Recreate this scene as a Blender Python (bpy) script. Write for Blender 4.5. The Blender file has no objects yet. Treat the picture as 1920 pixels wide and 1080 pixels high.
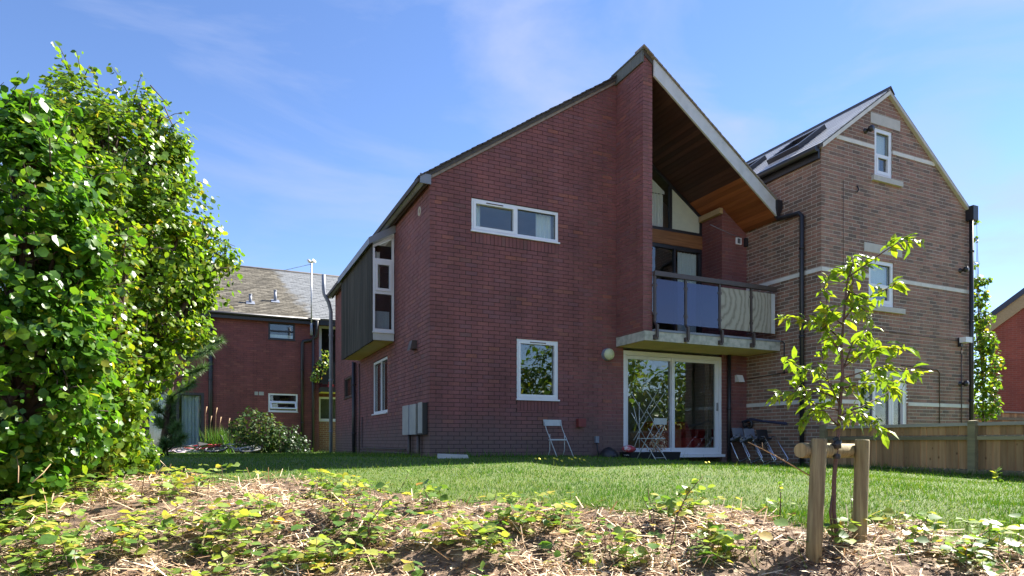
import bpy, math, random
import numpy as np
from mathutils import Vector, Matrix
random.seed(7); rng = np.random.default_rng(7)
S = bpy.context.scene; C = S.collection
R = math.radians

# ------------------------------------------------------------------ camera, sky, sun, exposure
FPX, CPX, HPX = 1209., 960., 829.          # focal length, centre and horizon of the photograph in its pixels
SA, CA = .9074, .4202                      # the lens looks 24.85 degrees to the right of the house's depth axis
CAM = np.array([-3.476, -10.965, .264])
cam = bpy.data.cameras.new('camera'); co = bpy.data.objects.new('camera', cam); C.objects.link(co)
co.location = CAM; co.rotation_euler = (R(90), 0, -math.atan2(CA, SA))
cam.sensor_width = 36; cam.lens = 36*FPX/1920; cam.shift_y = (HPX-540)/1920; cam.clip_end = 2000; cam.clip_start = .05
S.camera = co

SUN_AZ, SUN_EL = 81., 44.                  # azimuth from +Y towards +X
W = bpy.data.worlds.new('World'); S.world = W; W.use_nodes = True
wn, wl = W.node_tree.nodes, W.node_tree.links
bg = wn['Background']; sky = wn.new('ShaderNodeTexSky'); sky.sky_type = 'NISHITA'; sky.sun_disc = False
sky.sun_elevation = R(SUN_EL); sky.sun_rotation = R(SUN_AZ); sky.air_density = .85; sky.dust_density = .0; sky.ozone_density = 2.2
hs = wn.new('ShaderNodeHueSaturation'); hs.inputs['Saturation'].default_value = 1.1; hs.inputs['Hue'].default_value = .508; hs.inputs['Value'].default_value = .65
wl.new(sky.outputs[0], hs.inputs['Color'])
tc = wn.new('ShaderNodeTexCoord'); mp = wn.new('ShaderNodeMapping')
mp.inputs['Rotation'].default_value = (R(18), R(-24), R(30)); mp.inputs['Scale'].default_value = (1.5, 4.2, 7.0)
wl.new(tc.outputs['Generated'], mp.inputs['Vector'])
n1 = wn.new('ShaderNodeTexNoise'); n1.inputs['Scale'].default_value = 1.15; n1.inputs['Detail'].default_value = 7; n1.inputs['Roughness'].default_value = .56
n1.inputs['Distortion'].default_value = .5
wl.new(mp.outputs[0], n1.inputs['Vector'])
cr = wn.new('ShaderNodeValToRGB'); cr.color_ramp.elements[0].position = .43; cr.color_ramp.elements[1].position = .80
cr.color_ramp.elements[1].color = (.85, .85, .85, 1)
wl.new(n1.outputs['Fac'], cr.inputs[0])
mx = wn.new('ShaderNodeMixRGB'); mx.inputs[2].default_value = (1.55, 1.8, 2.6, 1)
wl.new(cr.outputs[0], mx.inputs[0]); wl.new(hs.outputs[0], mx.inputs[1]); wl.new(mx.outputs[0], bg.inputs['Color'])
bg.inputs['Strength'].default_value = .092
sl = bpy.data.lights.new('sun', 'SUN'); sl.energy = 4.2; sl.angle = R(.53); sl.color = (1, .95, .86)
so = bpy.data.objects.new('sun', sl); C.objects.link(so); so.location = (30, 5, 30)
sd = Vector((math.sin(R(SUN_AZ))*math.cos(R(SUN_EL)), math.cos(R(SUN_AZ))*math.cos(R(SUN_EL)), math.sin(R(SUN_EL))))
so.rotation_euler = sd.to_track_quat('Z', 'Y').to_euler()
S.view_settings.view_transform = 'Standard'; S.view_settings.look = 'None'; S.view_settings.gamma = 1
S.view_settings.use_curve_mapping = False; S.view_settings.exposure = 2.1
S.render.engine = 'CYCLES'; S.cycles.max_bounces = 7; S.cycles.transparent_max_bounces = 12
S.cycles.caustics_reflective = False; S.cycles.caustics_refractive = False

# ------------------------------------------------------------------ helpers
def ray(x, y):
    u = (x-CPX)/FPX; v = (HPX-y)/FPX
    return np.array([u*SA+CA, -u*CA+SA, v])
def at(x, y, D): return CAM+ray(x, y)*D
def onX(x, y, X): r = ray(x, y); return CAM+r*((X-CAM[0])/r[0])
def onY(x, y, Y): r = ray(x, y); return CAM+r*((Y-CAM[1])/r[1])
def proj(P):
    d = np.asarray(P, float)-CAM
    r = d[..., 0]*SA-d[..., 1]*CA; f = d[..., 0]*CA+d[..., 1]*SA
    return CPX+FPX*r/np.maximum(f, .01), HPX-FPX*d[..., 2]/np.maximum(f, .01), f
def sstep(a, b, x):
    t = np.clip((np.asarray(x, float)-a)/(b-a), 0, 1); return t*t*(3-2*t)
_Dt = np.linspace(-80, 120, 2001)
_zt = np.interp(_Dt, [-80, 0, 3, 4, 4.4, 4.8, 5.5, 6.5, 8, 11.4, 15, 25, 120], [-1.25, -1.05, -.84, -.69, -.585, -.47, -.32, -.22, -.13, -.01, -.05, -.14, -.3])
_zt = np.convolve(np.pad(_zt, 2, 'edge'), np.ones(5)/5, 'valid')
def gz(X, Y):
    X = np.asarray(X, float); Y = np.asarray(Y, float)
    D = (X-CAM[0])*CA+(Y-CAM[1])*SA
    z = np.interp(D, _Dt, _zt)-.2*sstep(2, 7, X)*sstep(3.5, 7.5, D)
    b = sstep(6.5, 5, D)*.028
    return z+b*(np.sin(X*3.1+Y*1.7)+np.sin(X*1.3-Y*4.3+1)+.6*np.sin(X*7.7+Y*5.1))+.006*np.sin(X*1.9)*np.cos(Y*2.3)
EDGE = np.array([(-400, 930), (200, 905), (290, 884), (340, 893), (420, 908), (520, 897), (600, 905), (650, 917), (760, 930), (860, 948), (940, 944), (1010, 950), (1120, 958), (1200, 968),
                 (1260, 948), (1340, 948), (1400, 957), (1480, 985), (1560, 1000), (1640, 985), (1720, 975), (1800, 1008), (1870, 1022), (1960, 1030), (2600, 1060)], float)
def lawn_margin(P):                       # > 0 on the lawn, < 0 on the overgrown bank
    x, y, f = proj(P)
    return np.interp(x, EDGE[:, 0], EDGE[:, 1])-y

def np_obj(name, V, Fc, mat, parent=None, attrs=None, smooth=False, kind=None):
    V = np.asarray(V, np.float32); Fc = np.asarray(Fc, np.int32); k = Fc.shape[1]
    me = bpy.data.meshes.new(name); me.vertices.add(len(V)); me.vertices.foreach_set('co', V.ravel())
    me.loops.add(Fc.size); me.loops.foreach_set('vertex_index', Fc.ravel())
    me.polygons.add(len(Fc)); me.polygons.foreach_set('loop_start', np.arange(0, Fc.size, k, dtype=np.int32))
    me.update(calc_edges=True)
    for a, v in (attrs or {}).items():
        at_ = me.attributes.new(a, 'FLOAT', 'FACE'); at_.data.foreach_set('value', np.asarray(v, np.float32))
    if smooth: me.polygons.foreach_set('use_smooth', np.ones(len(Fc), bool))
    me.materials.append(mat); o = bpy.data.objects.new(name, me); C.objects.link(o)
    if parent: adopt(o, parent)
    if kind: o['kind'] = kind
    return o
def world_of(p):
    m = Matrix.Identity(4)
    while p is not None:
        m = Matrix.LocRotScale(p.location, p.rotation_euler, p.scale) @ m if p.parent is None else p.matrix_parent_inverse @ Matrix.LocRotScale(p.location, p.rotation_euler, p.scale) @ m
        p = p.parent
    return m
def adopt(o, p): o.parent = p; o.matrix_parent_inverse = world_of(p).inverted()
class MB:
    def __init__(s): s.v = []; s.f = []; s.t = []; s.sm = []
    def poly(s, pts, tone=0., sm=False):
        b = len(s.v); s.v += [tuple(p) for p in pts]; s.f.append(tuple(range(b, b+len(pts)))); s.t.append(tone); s.sm.append(sm)
    def hexa(s, p, tone=0., back=True):    # p: 4 front corners then 4 back corners
        b = len(s.v); s.v += [tuple(q) for q in p]
        fs = [(0, 1, 2, 3), (0, 4, 5, 1), (1, 5, 6, 2), (2, 6, 7, 3), (3, 7, 4, 0)]+([(7, 6, 5, 4)] if back else [])
        s.f += [tuple(b+i for i in q) for q in fs]; s.t += [tone]*len(fs); s.sm += [False]*len(fs)
    def box(s, x0, x1, y0, y1, z0, z1, tone=0.):
        s.hexa([(x0, y0, z0), (x1, y0, z0), (x1, y0, z1), (x0, y0, z1), (x0, y1, z0), (x1, y1, z0), (x1, y1, z1), (x0, y1, z1)], tone); return s
    def prism(s, front, back, tone=0., cap=True):
        n = len(front); b = len(s.v); s.v += [tuple(q) for q in front]+[tuple(q) for q in back]
        s.f.append(tuple(range(b, b+n)))
        if cap: s.f.append(tuple(range(b+2*n-1, b+n-1, -1)))
        for i in range(n): j = (i+1) % n; s.f.append((b+i, b+n+i, b+n+j, b+j))
        k = n+1+(1 if cap else 0); s.t += [tone]*k; s.sm += [False]*k; return s
    def tube(s, pts, r, n=8, tone=0., caps=True):
        pts = [Vector(p) for p in pts]; m = len(pts); rr = r if hasattr(r, '__len__') else [r]*m
        up = None; b = len(s.v)
        for i, p in enumerate(pts):
            t = (pts[min(i+1, m-1)]-pts[max(i-1, 0)]).normalized()
            if up is None: up = Vector((0, 0, 1)) if abs(t.z) < .9 else Vector((1, 0, 0))
            a = t.cross(up).normalized(); up = a.cross(t).normalized(); c = up
            for k in range(n):
                th = 2*math.pi*k/n; s.v.append(tuple(p+(a*math.cos(th)+c*math.sin(th))*rr[i]))
        for i in range(m-1):
            for k in range(n):
                k2 = (k+1) % n; s.f.append((b+i*n+k, b+i*n+k2, b+(i+1)*n+k2, b+(i+1)*n+k)); s.t.append(tone); s.sm.append(True)
        if caps:
            s.f.append(tuple(b+k for k in range(n-1, -1, -1))); s.f.append(tuple(b+(m-1)*n+k for k in range(n))); s.t += [tone]*2; s.sm += [False]*2
        return s
    def ring(s, c, ax, Rr, r, n=24, k=6, tone=0., a0=0, a1=2*math.pi):
        c = Vector(c); ax = Vector(ax).normalized(); u = ax.orthogonal().normalized(); w = ax.cross(u)
        return s.tube([c+(u*math.cos(a0+(a1-a0)*i/n)+w*math.sin(a0+(a1-a0)*i/n))*Rr for i in range(n+1)], r, k, tone, caps=False)
    def lathe(s, c, ax, prof, n=20, tone=0.):   # prof: (distance along axis, radius)
        c = Vector(c); ax = Vector(ax).normalized(); u = ax.orthogonal().normalized(); w = ax.cross(u); b = len(s.v)
        for (d, r) in prof:
            for k in range(n):
                th = 2*math.pi*k/n; s.v.append(tuple(c+ax*d+(u*math.cos(th)+w*math.sin(th))*max(r, 1e-4)))
        for i in range(len(prof)-1):
            for k in range(n):
                k2 = (k+1) % n; s.f.append((b+i*n+k, b+i*n+k2, b+(i+1)*n+k2, b+(i+1)*n+k)); s.t.append(tone); s.sm.append(True)
        return s
    def build(s, name, mat, parent=None, kind=None, local=False):
        me = bpy.data.meshes.new(name); me.from_pydata(s.v, [], s.f)
        a = me.attributes.new('tone', 'FLOAT', 'FACE'); a.data.foreach_set('value', s.t)
        me.polygons.foreach_set('use_smooth', s.sm); me.materials.append(mat); me.update()
        o = bpy.data.objects.new(name, me); C.objects.link(o)
        if parent is not None:
            if local: o.parent = parent
            else: adopt(o, parent)
        if kind: o['kind'] = kind
        return o
def tag(o, label, cat, group=None):
    o['label'] = label; o['category'] = cat
    if group: o['group'] = group
    return o
def thing(name, loc, label, cat, group=None, rotz=0):
    o = bpy.data.objects.new(name, None); C.objects.link(o); o.location = loc; o.rotation_euler = (0, 0, rotz); o.empty_display_size = .2
    return tag(o, label, cat, group)
def copy_tree(o, parent=None):
    c = o.copy(); C.objects.link(c)
    if parent: c.parent = parent
    for ch in list(o.children): copy_tree(ch, c)
    return c
class Fr:                                  # a wall's own axes: u along it, w up, d out of it
    def __init__(s, O, U, N): s.O = np.array(O, float); s.U = np.array(U, float); s.N = np.array(N, float); s.Z = np.array([0, 0, 1.])
    def p(s, u, w, d=0): return tuple(s.O+s.U*u+s.Z*w+s.N*d)
    def box(s, m, u0, u1, w0, w1, d0, d1, tone=0.):   # d1 is the outer side
        m.hexa([s.p(u0, w0, d1), s.p(u1, w0, d1), s.p(u1, w1, d1), s.p(u0, w1, d1), s.p(u0, w0, d0), s.p(u1, w0, d0), s.p(u1, w1, d0), s.p(u0, w1, d0)], tone)

# ------------------------------------------------------------------ materials
def nm(name):
    m = bpy.data.materials.new(name); m.use_nodes = True; nt = m.node_tree; return m, nt.nodes, nt.links, nt.nodes['Principled BSDF']
def lin(*c): return tuple(c)+(1,)
def ramp(n, stops, interp='LINEAR'):
    r = n.new('ShaderNodeValToRGB'); r.color_ramp.interpolation = interp
    while len(r.color_ramp.elements) < len(stops): r.color_ramp.elements.new(.5)
    for e, (p, c) in zip(r.color_ramp.elements, stops): e.position = p; e.color = lin(*c)
    return r
def pos(n, l, sc=(1, 1, 1), obj=False):
    mp_ = n.new('ShaderNodeMapping'); mp_.inputs['Scale'].default_value = sc
    if obj: t = n.new('ShaderNodeTexCoord'); l.new(t.outputs['Object'], mp_.inputs[0])
    else: t = n.new('ShaderNodeNewGeometry'); l.new(t.outputs['Position'], mp_.inputs[0])
    return mp_
def noise(n, l, vec, sc, det=4, rough=.55):
    t = n.new('ShaderNodeTexNoise'); t.inputs['Scale'].default_value = sc; t.inputs['Detail'].default_value = det; t.inputs['Roughness'].default_value = rough
    l.new(vec.outputs[0], t.inputs['Vector']); return t
def bump(n, l, src, b, strength, dist=.01):
    bn = n.new('ShaderNodeBump'); bn.inputs['Strength'].default_value = strength; bn.inputs['Distance'].default_value = dist
    l.new(src, bn.inputs['Height']); l.new(bn.outputs[0], b.inputs['Normal']); return bn
def mat(name, c1, c2=None, rough=.6, sc=6, sv=(1, 1, 1), bs=0, bsc=80, metal=0, spec=.5, obj=False, lo=.3, hi=.7):
    m, n, l, b = nm(name); c2 = c2 or tuple(x*.75 for x in c1)
    v = pos(n, l, sv, obj); t = noise(n, l, v, sc, 6); r = ramp(n, [(lo, c1), (hi, c2)]); l.new(t.outputs['Fac'], r.inputs[0]); l.new(r.outputs[0], b.inputs['Base Color'])
    b.inputs['Roughness'].default_value = rough; b.inputs['Metallic'].default_value = metal; b.inputs['Specular IOR Level'].default_value = spec
    if bs: t2 = noise(n, l, v, bsc, 5); bump(n, l, t2.outputs['Fac'], b, bs)
    return m
def tone_node(n, l):
    a = n.new('ShaderNodeAttribute'); a.attribute_name = 'tone'; oi = n.new('ShaderNodeObjectInfo')
    ad = n.new('ShaderNodeMath'); ad.operation = 'ADD'; l.new(a.outputs['Fac'], ad.inputs[0]); l.new(oi.outputs['Random'], ad.inputs[1])
    fr = n.new('ShaderNodeMath'); fr.operation = 'FRACT'; l.new(ad.outputs[0], fr.inputs[0]); return fr
def brick_mat(name, stops, damp=None, rough=.75, bs=.35):
    m, n, l, b = nm(name); fr = tone_node(n, l); r = ramp(n, stops); l.new(fr.outputs[0], r.inputs[0])
    v = pos(n, l); t = noise(n, l, v, 38, 6, .65); vs = pos(n, l, (3.2, 3.2, .32)); t4 = noise(n, l, vs, 1.0, 5, .6); t3a = noise(n, l, v, 1.1, 5); t3 = n.new('ShaderNodeMixRGB'); t3.inputs[0].default_value = .5; l.new(t3a.outputs['Fac'], t3.inputs[1]); l.new(t4.outputs['Fac'], t3.inputs[2])
    m1 = n.new('ShaderNodeMixRGB'); m1.blend_type = 'MULTIPLY'; m1.inputs[0].default_value = .55; rr = ramp(n, [(.25, (.55, .55, .55)), (.75, (1.25, 1.2, 1.2))])
    l.new(t.outputs['Fac'], rr.inputs[0]); l.new(r.outputs[0], m1.inputs[1]); l.new(rr.outputs[0], m1.inputs[2])
    m2 = n.new('ShaderNodeMixRGB'); m2.blend_type = 'MULTIPLY'; m2.inputs[0].default_value = .6; r3 = ramp(n, [(.36, (.52, .5, .5)), (.62, (1.14, 1.12, 1.12))])
    l.new(t3.outputs[0], r3.inputs[0]); l.new(m1.outputs[0], m2.inputs[1]); l.new(r3.outputs[0], m2.inputs[2]); out = m2
    if damp:                               # grey-brown staining of the lowest courses, ragged upper edge
        sp = n.new('ShaderNodeSeparateXYZ'); g = n.new('ShaderNodeNewGeometry'); l.new(g.outputs['Position'], sp.inputs[0])
        ma = n.new('ShaderNodeMath'); ma.operation = 'MULTIPLY_ADD'; ma.inputs[1].default_value = .9; l.new(t3.outputs[0], ma.inputs[0]); l.new(sp.outputs['Z'], ma.inputs[2])
        mr = n.new('ShaderNodeMapRange'); mr.inputs['From Min'].default_value = .75; mr.inputs['From Max'].default_value = 1.35; mr.inputs['To Min'].default_value = .75; mr.inputs['To Max'].default_value = 0
        l.new(ma.outputs[0], mr.inputs[0]); m3 = n.new('ShaderNodeMixRGB'); m3.inputs[2].default_value = lin(*damp); l.new(mr.outputs[0], m3.inputs[0]); l.new(out.outputs[0], m3.inputs[1]); out = m3
    l.new(out.outputs[0], b.inputs['Base Color']); b.inputs['Roughness'].default_value = rough; bump(n, l, t.outputs['Fac'], b, bs, .004); return m
def mortar_mat(name, c1, c2, x0=None, x1=None):
    m, n, l, b = nm(name); v = pos(n, l); t = noise(n, l, v, 2.2, 6, .65); out = t.outputs['Fac']
    if x0 is not None:
        sp = n.new('ShaderNodeSeparateXYZ'); g = n.new('ShaderNodeNewGeometry'); l.new(g.outputs['Position'], sp.inputs[0])
        mr = n.new('ShaderNodeMapRange'); mr.inputs['From Min'].default_value = x0; mr.inputs['From Max'].default_value = x1; mr.inputs['To Min'].default_value = -.25; mr.inputs['To Max'].default_value = .25
        l.new(sp.outputs['X'], mr.inputs[0]); ad = n.new('ShaderNodeMath'); ad.operation = 'ADD'; l.new(out, ad.inputs[0]); l.new(mr.outputs[0], ad.inputs[1]); out = ad.outputs[0]
    r = ramp(n, [(.4, c1), (.75, c2)]); l.new(out, r.inputs[0]); l.new(r.outputs[0], b.inputs['Base Color']); b.inputs['Roughness'].default_value = .95; return m
def wood(name, c1, c2, sv, rough=.65, sc=4, bs=.3, knots=False, spec=.3):
    m, n, l, b = nm(name); v = pos(n, l, sv); t = noise(n, l, v, sc, 8, .62); fr = tone_node(n, l)
    r = ramp(n, [(.3, c1), (.7, c2)]); l.new(t.outputs['Fac'], r.inputs[0])
    mr = n.new('ShaderNodeMapRange'); mr.inputs['To Min'].default_value = .62; mr.inputs['To Max'].default_value = 1.2; l.new(fr.outputs[0], mr.inputs[0])
    mu = n.new('ShaderNodeMixRGB'); mu.blend_type = 'MULTIPLY'; mu.inputs[0].default_value = 1; l.new(r.outputs[0], mu.inputs[1]); l.new(mr.outputs[0], mu.inputs[2]); out = mu
    if knots:
        v2 = pos(n, l, (1, 1, .6)); vo = n.new('ShaderNodeTexVoronoi'); vo.inputs['Scale'].default_value = 7; l.new(v2.outputs[0], vo.inputs['Vector'])
        rk = ramp(n, [(.05, (.25, .18, .12)), (.13, (1, 1, 1))]); l.new(vo.outputs['Distance'], rk.inputs[0])
        m2 = n.new('ShaderNodeMixRGB'); m2.blend_type = 'MULTIPLY'; m2.inputs[0].default_value = .8; l.new(out.outputs[0], m2.inputs[1]); l.new(rk.outputs[0], m2.inputs[2]); out = m2
    l.new(out.outputs[0], b.inputs['Base Color']); b.inputs['Roughness'].default_value = rough; b.inputs['Specular IOR Level'].default_value = spec; bump(n, l, t.outputs['Fac'], b, bs, .006); return m
def leaf_mat(name, stops, trans=.45, rough=.38, tcol=None, spec=.5):
    m, n, l, b = nm(name); fr = tone_node(n, l); r = ramp(n, stops); l.new(fr.outputs[0], r.inputs[0])
    v = pos(n, l); t = noise(n, l, v, 45, 3); rr = ramp(n, [(.3, (.75, .75, .75)), (.7, (1.15, 1.15, 1.1))]); l.new(t.outputs['Fac'], rr.inputs[0])
    mu = n.new('ShaderNodeMixRGB'); mu.blend_type = 'MULTIPLY'; mu.inputs[0].default_value = .8; l.new(r.outputs[0], mu.inputs[1]); l.new(rr.outputs[0], mu.inputs[2])
    l.new(mu.outputs[0], b.inputs['Base Color']); b.inputs['Roughness'].default_value = rough; b.inputs['Specular IOR Level'].default_value = spec
    tr = n.new('ShaderNodeBsdfTranslucent'); g = n.new('ShaderNodeMixRGB'); g.blend_type = 'MULTIPLY'; g.inputs[0].default_value = 1; g.inputs[2].default_value = lin(*(tcol or (1.5, 1.5, .7)))
    l.new(mu.outputs[0], g.inputs[1]); l.new(g.outputs[0], tr.inputs[0]); mixs = n.new('ShaderNodeMixShader'); mixs.inputs[0].default_value = trans
    l.new(b.outputs[0], mixs.inputs[1]); l.new(tr.outputs[0], mixs.inputs[2]); l.new(mixs.outputs[0], n['Material Output'].inputs['Surface']); return m
def glass_mat(name, tint=(.9, .95, .93), refl=1.0, rough=.0, body=None):
    m, n, l, b = nm(name); n.remove(b); lw = n.new('ShaderNodeLayerWeight'); fz = n.new('ShaderNodeMath'); fz.operation = 'POWER'; fz.inputs[1].default_value = 4.0; l.new(lw.outputs['Facing'], fz.inputs[0])
    mm = n.new('ShaderNodeMath'); mm.operation = 'MULTIPLY_ADD'; mm.use_clamp = True; mm.inputs[1].default_value = .85; mm.inputs[2].default_value = .09*refl; l.new(fz.outputs[0], mm.inputs[0])
    tr = n.new('ShaderNodeBsdfTransparent'); tr.inputs[0].default_value = lin(*tint); gl = n.new('ShaderNodeBsdfGlossy'); gl.inputs['Roughness'].default_value = rough
    v = pos(n, l); t = noise(n, l, v, 1.6, 2); bn = n.new('ShaderNodeBump'); bn.inputs['Strength'].default_value = .035; bn.inputs['Distance'].default_value = .05; l.new(t.outputs['Fac'], bn.inputs['Height']); l.new(bn.outputs[0], gl.inputs['Normal'])
    base = tr
    if body:
        df = n.new('ShaderNodeBsdfDiffuse'); df.inputs[0].default_value = lin(*body[0]); mb = n.new('ShaderNodeMixShader'); mb.inputs[0].default_value = body[1]; l.new(tr.outputs[0], mb.inputs[1]); l.new(df.outputs[0], mb.inputs[2]); base = mb
    ms = n.new('ShaderNodeMixShader'); l.new(mm.outputs[0], ms.inputs[0]); l.new(base.outputs[0], ms.inputs[1]); l.new(gl.outputs[0], ms.inputs[2]); l.new(ms.outputs[0], n['Material Output'].inputs['Surface']); return m

B_MAIN = brick_mat('brick_plum', [(0, (0.1956, 0.0754, 0.0747)), (0.25, (0.2394, 0.0868, 0.0818)), (0.5, (0.2175, 0.084, 0.0873)), (0.75, (0.2559, 0.0944, 0.0854)), (0.93, (0.2066, 0.0905, 0.0981)), (0.97, (0.3106, 0.1124, 0.0791)), (1, (0.1847, 0.0905, 0.0873))], damp=(.135, .10, .09))
B_RIGHT = brick_mat('brick_multi', [(0, (0.2947, 0.1629, 0.118)), (0.22, (0.3441, 0.1831, 0.1315)), (0.4, (0.1734, 0.1171, 0.0898)), (0.52, (0.3144, 0.1882, 0.1315)), (0.68, (0.1586, 0.1123, 0.087)), (0.8, (0.3441, 0.1983, 0.1451)), (1, (0.3045, 0.178, 0.1226))])
B_LEFT = brick_mat('brick_wine', [(0, (0.1685, 0.0505, 0.0505)), (0.4, (0.2176, 0.0632, 0.059)), (0.8, (0.1825, 0.0562, 0.059)), (1, (0.2527, 0.0842, 0.0702))], damp=(.10, .05, .045))
B_TAN = brick_mat('brick_orange', [(0, (.26, .12, .07)), (.5, (.32, .15, .085)), (1, (.22, .10, .07))])
B_RED = brick_mat('brick_red', [(0, (.36, .085, .05)), (.5, (.42, .10, .06)), (1, (.33, .075, .05))])
MO_D = mortar_mat('mortar_dark', (.050, .030, .032), (.26, .19, .16), 1.9, 4.2)
MO_L = mortar_mat('mortar_buff', (.44, .40, .35), (.54, .49, .42))
MO_K = mortar_mat('mortar_wine', (.07, .035, .034), (.16, .08, .07))
WHITE = mat('white_upvc', (.80, .82, .86), (.74, .76, .80), rough=.28, sc=3)
BAND = mat('pale_stone_band', (.72, .71, .68), (.60, .59, .56), rough=.85, sc=5, bs=.2)
STONE = mat('cast_stone', (.55, .53, .50), (.46, .45, .42), rough=.85, sc=7, bs=.2)
GLASS = glass_mat('window_glass')
GLASS_D = glass_mat('door_glass', (.86, .9, .88), 1.5)
GLASS_B = glass_mat('balcony_glass', (.50, .54, .80), .8, .02, body=((.045, .055, .17), .5))
CONC = mat('slab_concrete', (.50, .50, .44), (.25, .27, .22), rough=.9, sc=9, bs=.3, bsc=50, lo=.42, hi=.75)
BOUNCE_S = mat('soffit_bounce_ochre', (.86, .70, .30), (.74, .60, .26), rough=.8, sc=3)  # ochre base colour stands in for light bounced up from the grass
BROWN_M = mat('brown_painted_steel', (.085, .062, .055), (.06, .046, .042), rough=.45, sc=10)
BLACK_P = mat('black_plastic', (.016, .016, .020), (.024, .024, .03), rough=.42, sc=5)
GREY_P = mat('grey_plastic', (.24, .265, .32), (.18, .20, .25), rough=.5, sc=4)
GALV = mat('galvanised_mast', (.42, .43, .45), (.32, .33, .35), rough=.4, sc=12, metal=.6)
CHROME = mat('chrome_tube', (.62, .64, .68), (.5, .52, .56), rough=.16, sc=5, metal=1)
LEAD = mat('lead_grey_coping', (.13, .14, .125), (.085, .095, .085), rough=.7, sc=7, sv=(1, 4, 1), bs=.2)
DARKTILE = mat('dark_roof_tile', (.085, .075, .072), (.055, .05, .05), rough=.8, sc=9, bs=.3)
BARGE = mat('painted_bargeboard', (.56, .58, .60), (.44, .46, .47), rough=.6, sc=5, lo=.45, hi=.8)
TRIM_B = mat('verge_mortar', (.30, .26, .22), (.20, .17, .15), rough=.9, sc=14, bs=.3)
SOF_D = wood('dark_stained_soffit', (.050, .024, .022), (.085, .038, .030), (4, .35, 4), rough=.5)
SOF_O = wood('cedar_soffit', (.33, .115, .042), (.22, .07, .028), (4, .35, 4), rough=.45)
CEDAR = wood('cedar_beam', (.46, .22, .085), (.25, .10, .045), (.5, 4, 9), rough=.55, sc=3)
PALE_T = wood('pale_timber', (.46, .34, .19), (.36, .25, .13), (.6, 4, 6))
CLAD = wood('weathered_cladding', (.018, .018, .014), (.075, .068, .052), (6, 6, .3), rough=.85, sc=3)
FENCE = wood('fence_board', (.52, .31, .15), (.34, .19, .09), (6, 6, .5), rough=.8, sc=3, knots=True)
RAIL = wood('fence_rail', (.32, .27, .15), (.20, .17, .10), (5, .5, 5), rough=.8, sc=3)
CAPW = wood('fence_cap', (.50, .46, .40), (.38, .34, .28), (5, .5, 5), rough=.8, sc=3)
STAKE = wood('stake_timber', (.36, .30, .165), (.15, .11, .058), (14, 14, .9), rough=.8, sc=3, knots=True)
BARK = mat('tree_bark', (.10, .062, .045), (.055, .036, .03), rough=.85, sc=22, sv=(1, 1, .3), bs=.6, bsc=60)
BARK_S = mat('sapling_bark', (.13, .062, .048), (.075, .040, .034), rough=.55, sc=25, sv=(1, 1, 2.5), bs=.3, bsc=60)
TWIG = mat('pale_twig', (.42, .27, .14), (.30, .18, .10), rough=.7, sc=15)
CURT = mat('net_curtain', (.84, .85, .84), (.70, .71, .72), rough=.9, sc=9, sv=(9, 9, .3))
CURT_G = mat('lavender_curtain', (.52, .55, .68), (.40, .43, .54), rough=.9, sc=9, sv=(9, 9, .3))
ROOM = mat('dim_room', (.42, .37, .32), (.34, .30, .26), rough=.95, sc=1.5)
ROOM_D = mat('dark_room', (.05, .045, .045), (.035, .032, .032), rough=.95, sc=1.5)
CHAIRP = mat('chair_paint', (.52, .55, .54), (.42, .45, .44), rough=.45, sc=8)
REDP = mat('red_plastic', (.50, .03, .035), (.38, .024, .028), rough=.5, sc=8)
CREAM = mat('lamp_diffuser', (.62, .66, .40), (.55, .58, .36), rough=.4, sc=4)
METER = mat('meter_box_plastic', (.40, .40, .38), (.31, .31, .30), rough=.6, sc=5)

# plywood with arched grain
m, n, l, b = nm('plywood'); v = n.new('ShaderNodeMapping'); tcn = n.new('ShaderNodeTexCoord'); l.new(tcn.outputs['Generated'], v.inputs[0]); oin = n.new('ShaderNodeObjectInfo'); v.inputs['Location'].default_value = (-.3, 0, -.25); v.inputs['Scale'].default_value = (.9, 0, .55); l.new(oin.outputs['Random'], v.inputs['Rotation']); wv = n.new('ShaderNodeTexWave'); wv.wave_type = 'RINGS'; wv.inputs['Scale'].default_value = 2.4; wv.inputs['Distortion'].default_value = 5.5; wv.inputs['Detail'].default_value = 3.5; wv.inputs['Detail Scale'].default_value = 1.7; wv.inputs['Detail Roughness'].default_value = .6; wv.rings_direction = 'Y'
l.new(v.outputs[0], wv.inputs['Vector']); r = ramp(n, [(.02, (.24, .22, .18)), (.3, (.34, .32, .265)), (1, (.39, .37, .31))]); l.new(wv.outputs['Fac'], r.inputs[0]); l.new(r.outputs[0], b.inputs['Base Color']); b.inputs['Roughness'].default_value = .8; PLY = m
# lichened roof tiles, clean slate patch
m, n, l, b = nm('lichened_tile'); fr = tone_node(n, l); v = pos(n, l); t = noise(n, l, v, 14, 6, .7); t2 = noise(n, l, v, 1.3, 4)
r = ramp(n, [(0, (0.0688, 0.0615, 0.0467)), (0.5, (0.1081, 0.0983, 0.077)), (1, (0.1523, 0.14, 0.112))]); l.new(fr.outputs[0], r.inputs[0])
r2 = ramp(n, [(.35, (.55, .52, .5)), (.72, (1.5, 1.45, 1.35))]); l.new(t.outputs['Fac'], r2.inputs[0]); mu = n.new('ShaderNodeMixRGB'); mu.blend_type = 'MULTIPLY'; mu.inputs[0].default_value = .8; l.new(r.outputs[0], mu.inputs[1]); l.new(r2.outputs[0], mu.inputs[2])
sp = n.new('ShaderNodeSeparateXYZ'); g = n.new('ShaderNodeNewGeometry'); l.new(g.outputs['Position'], sp.inputs[0])
ma = n.new('ShaderNodeMath'); ma.operation = 'MULTIPLY_ADD'; ma.inputs[1].default_value = 2.0; l.new(t2.outputs['Fac'], ma.inputs[0]); l.new(sp.outputs['X'], ma.inputs[2])
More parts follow.
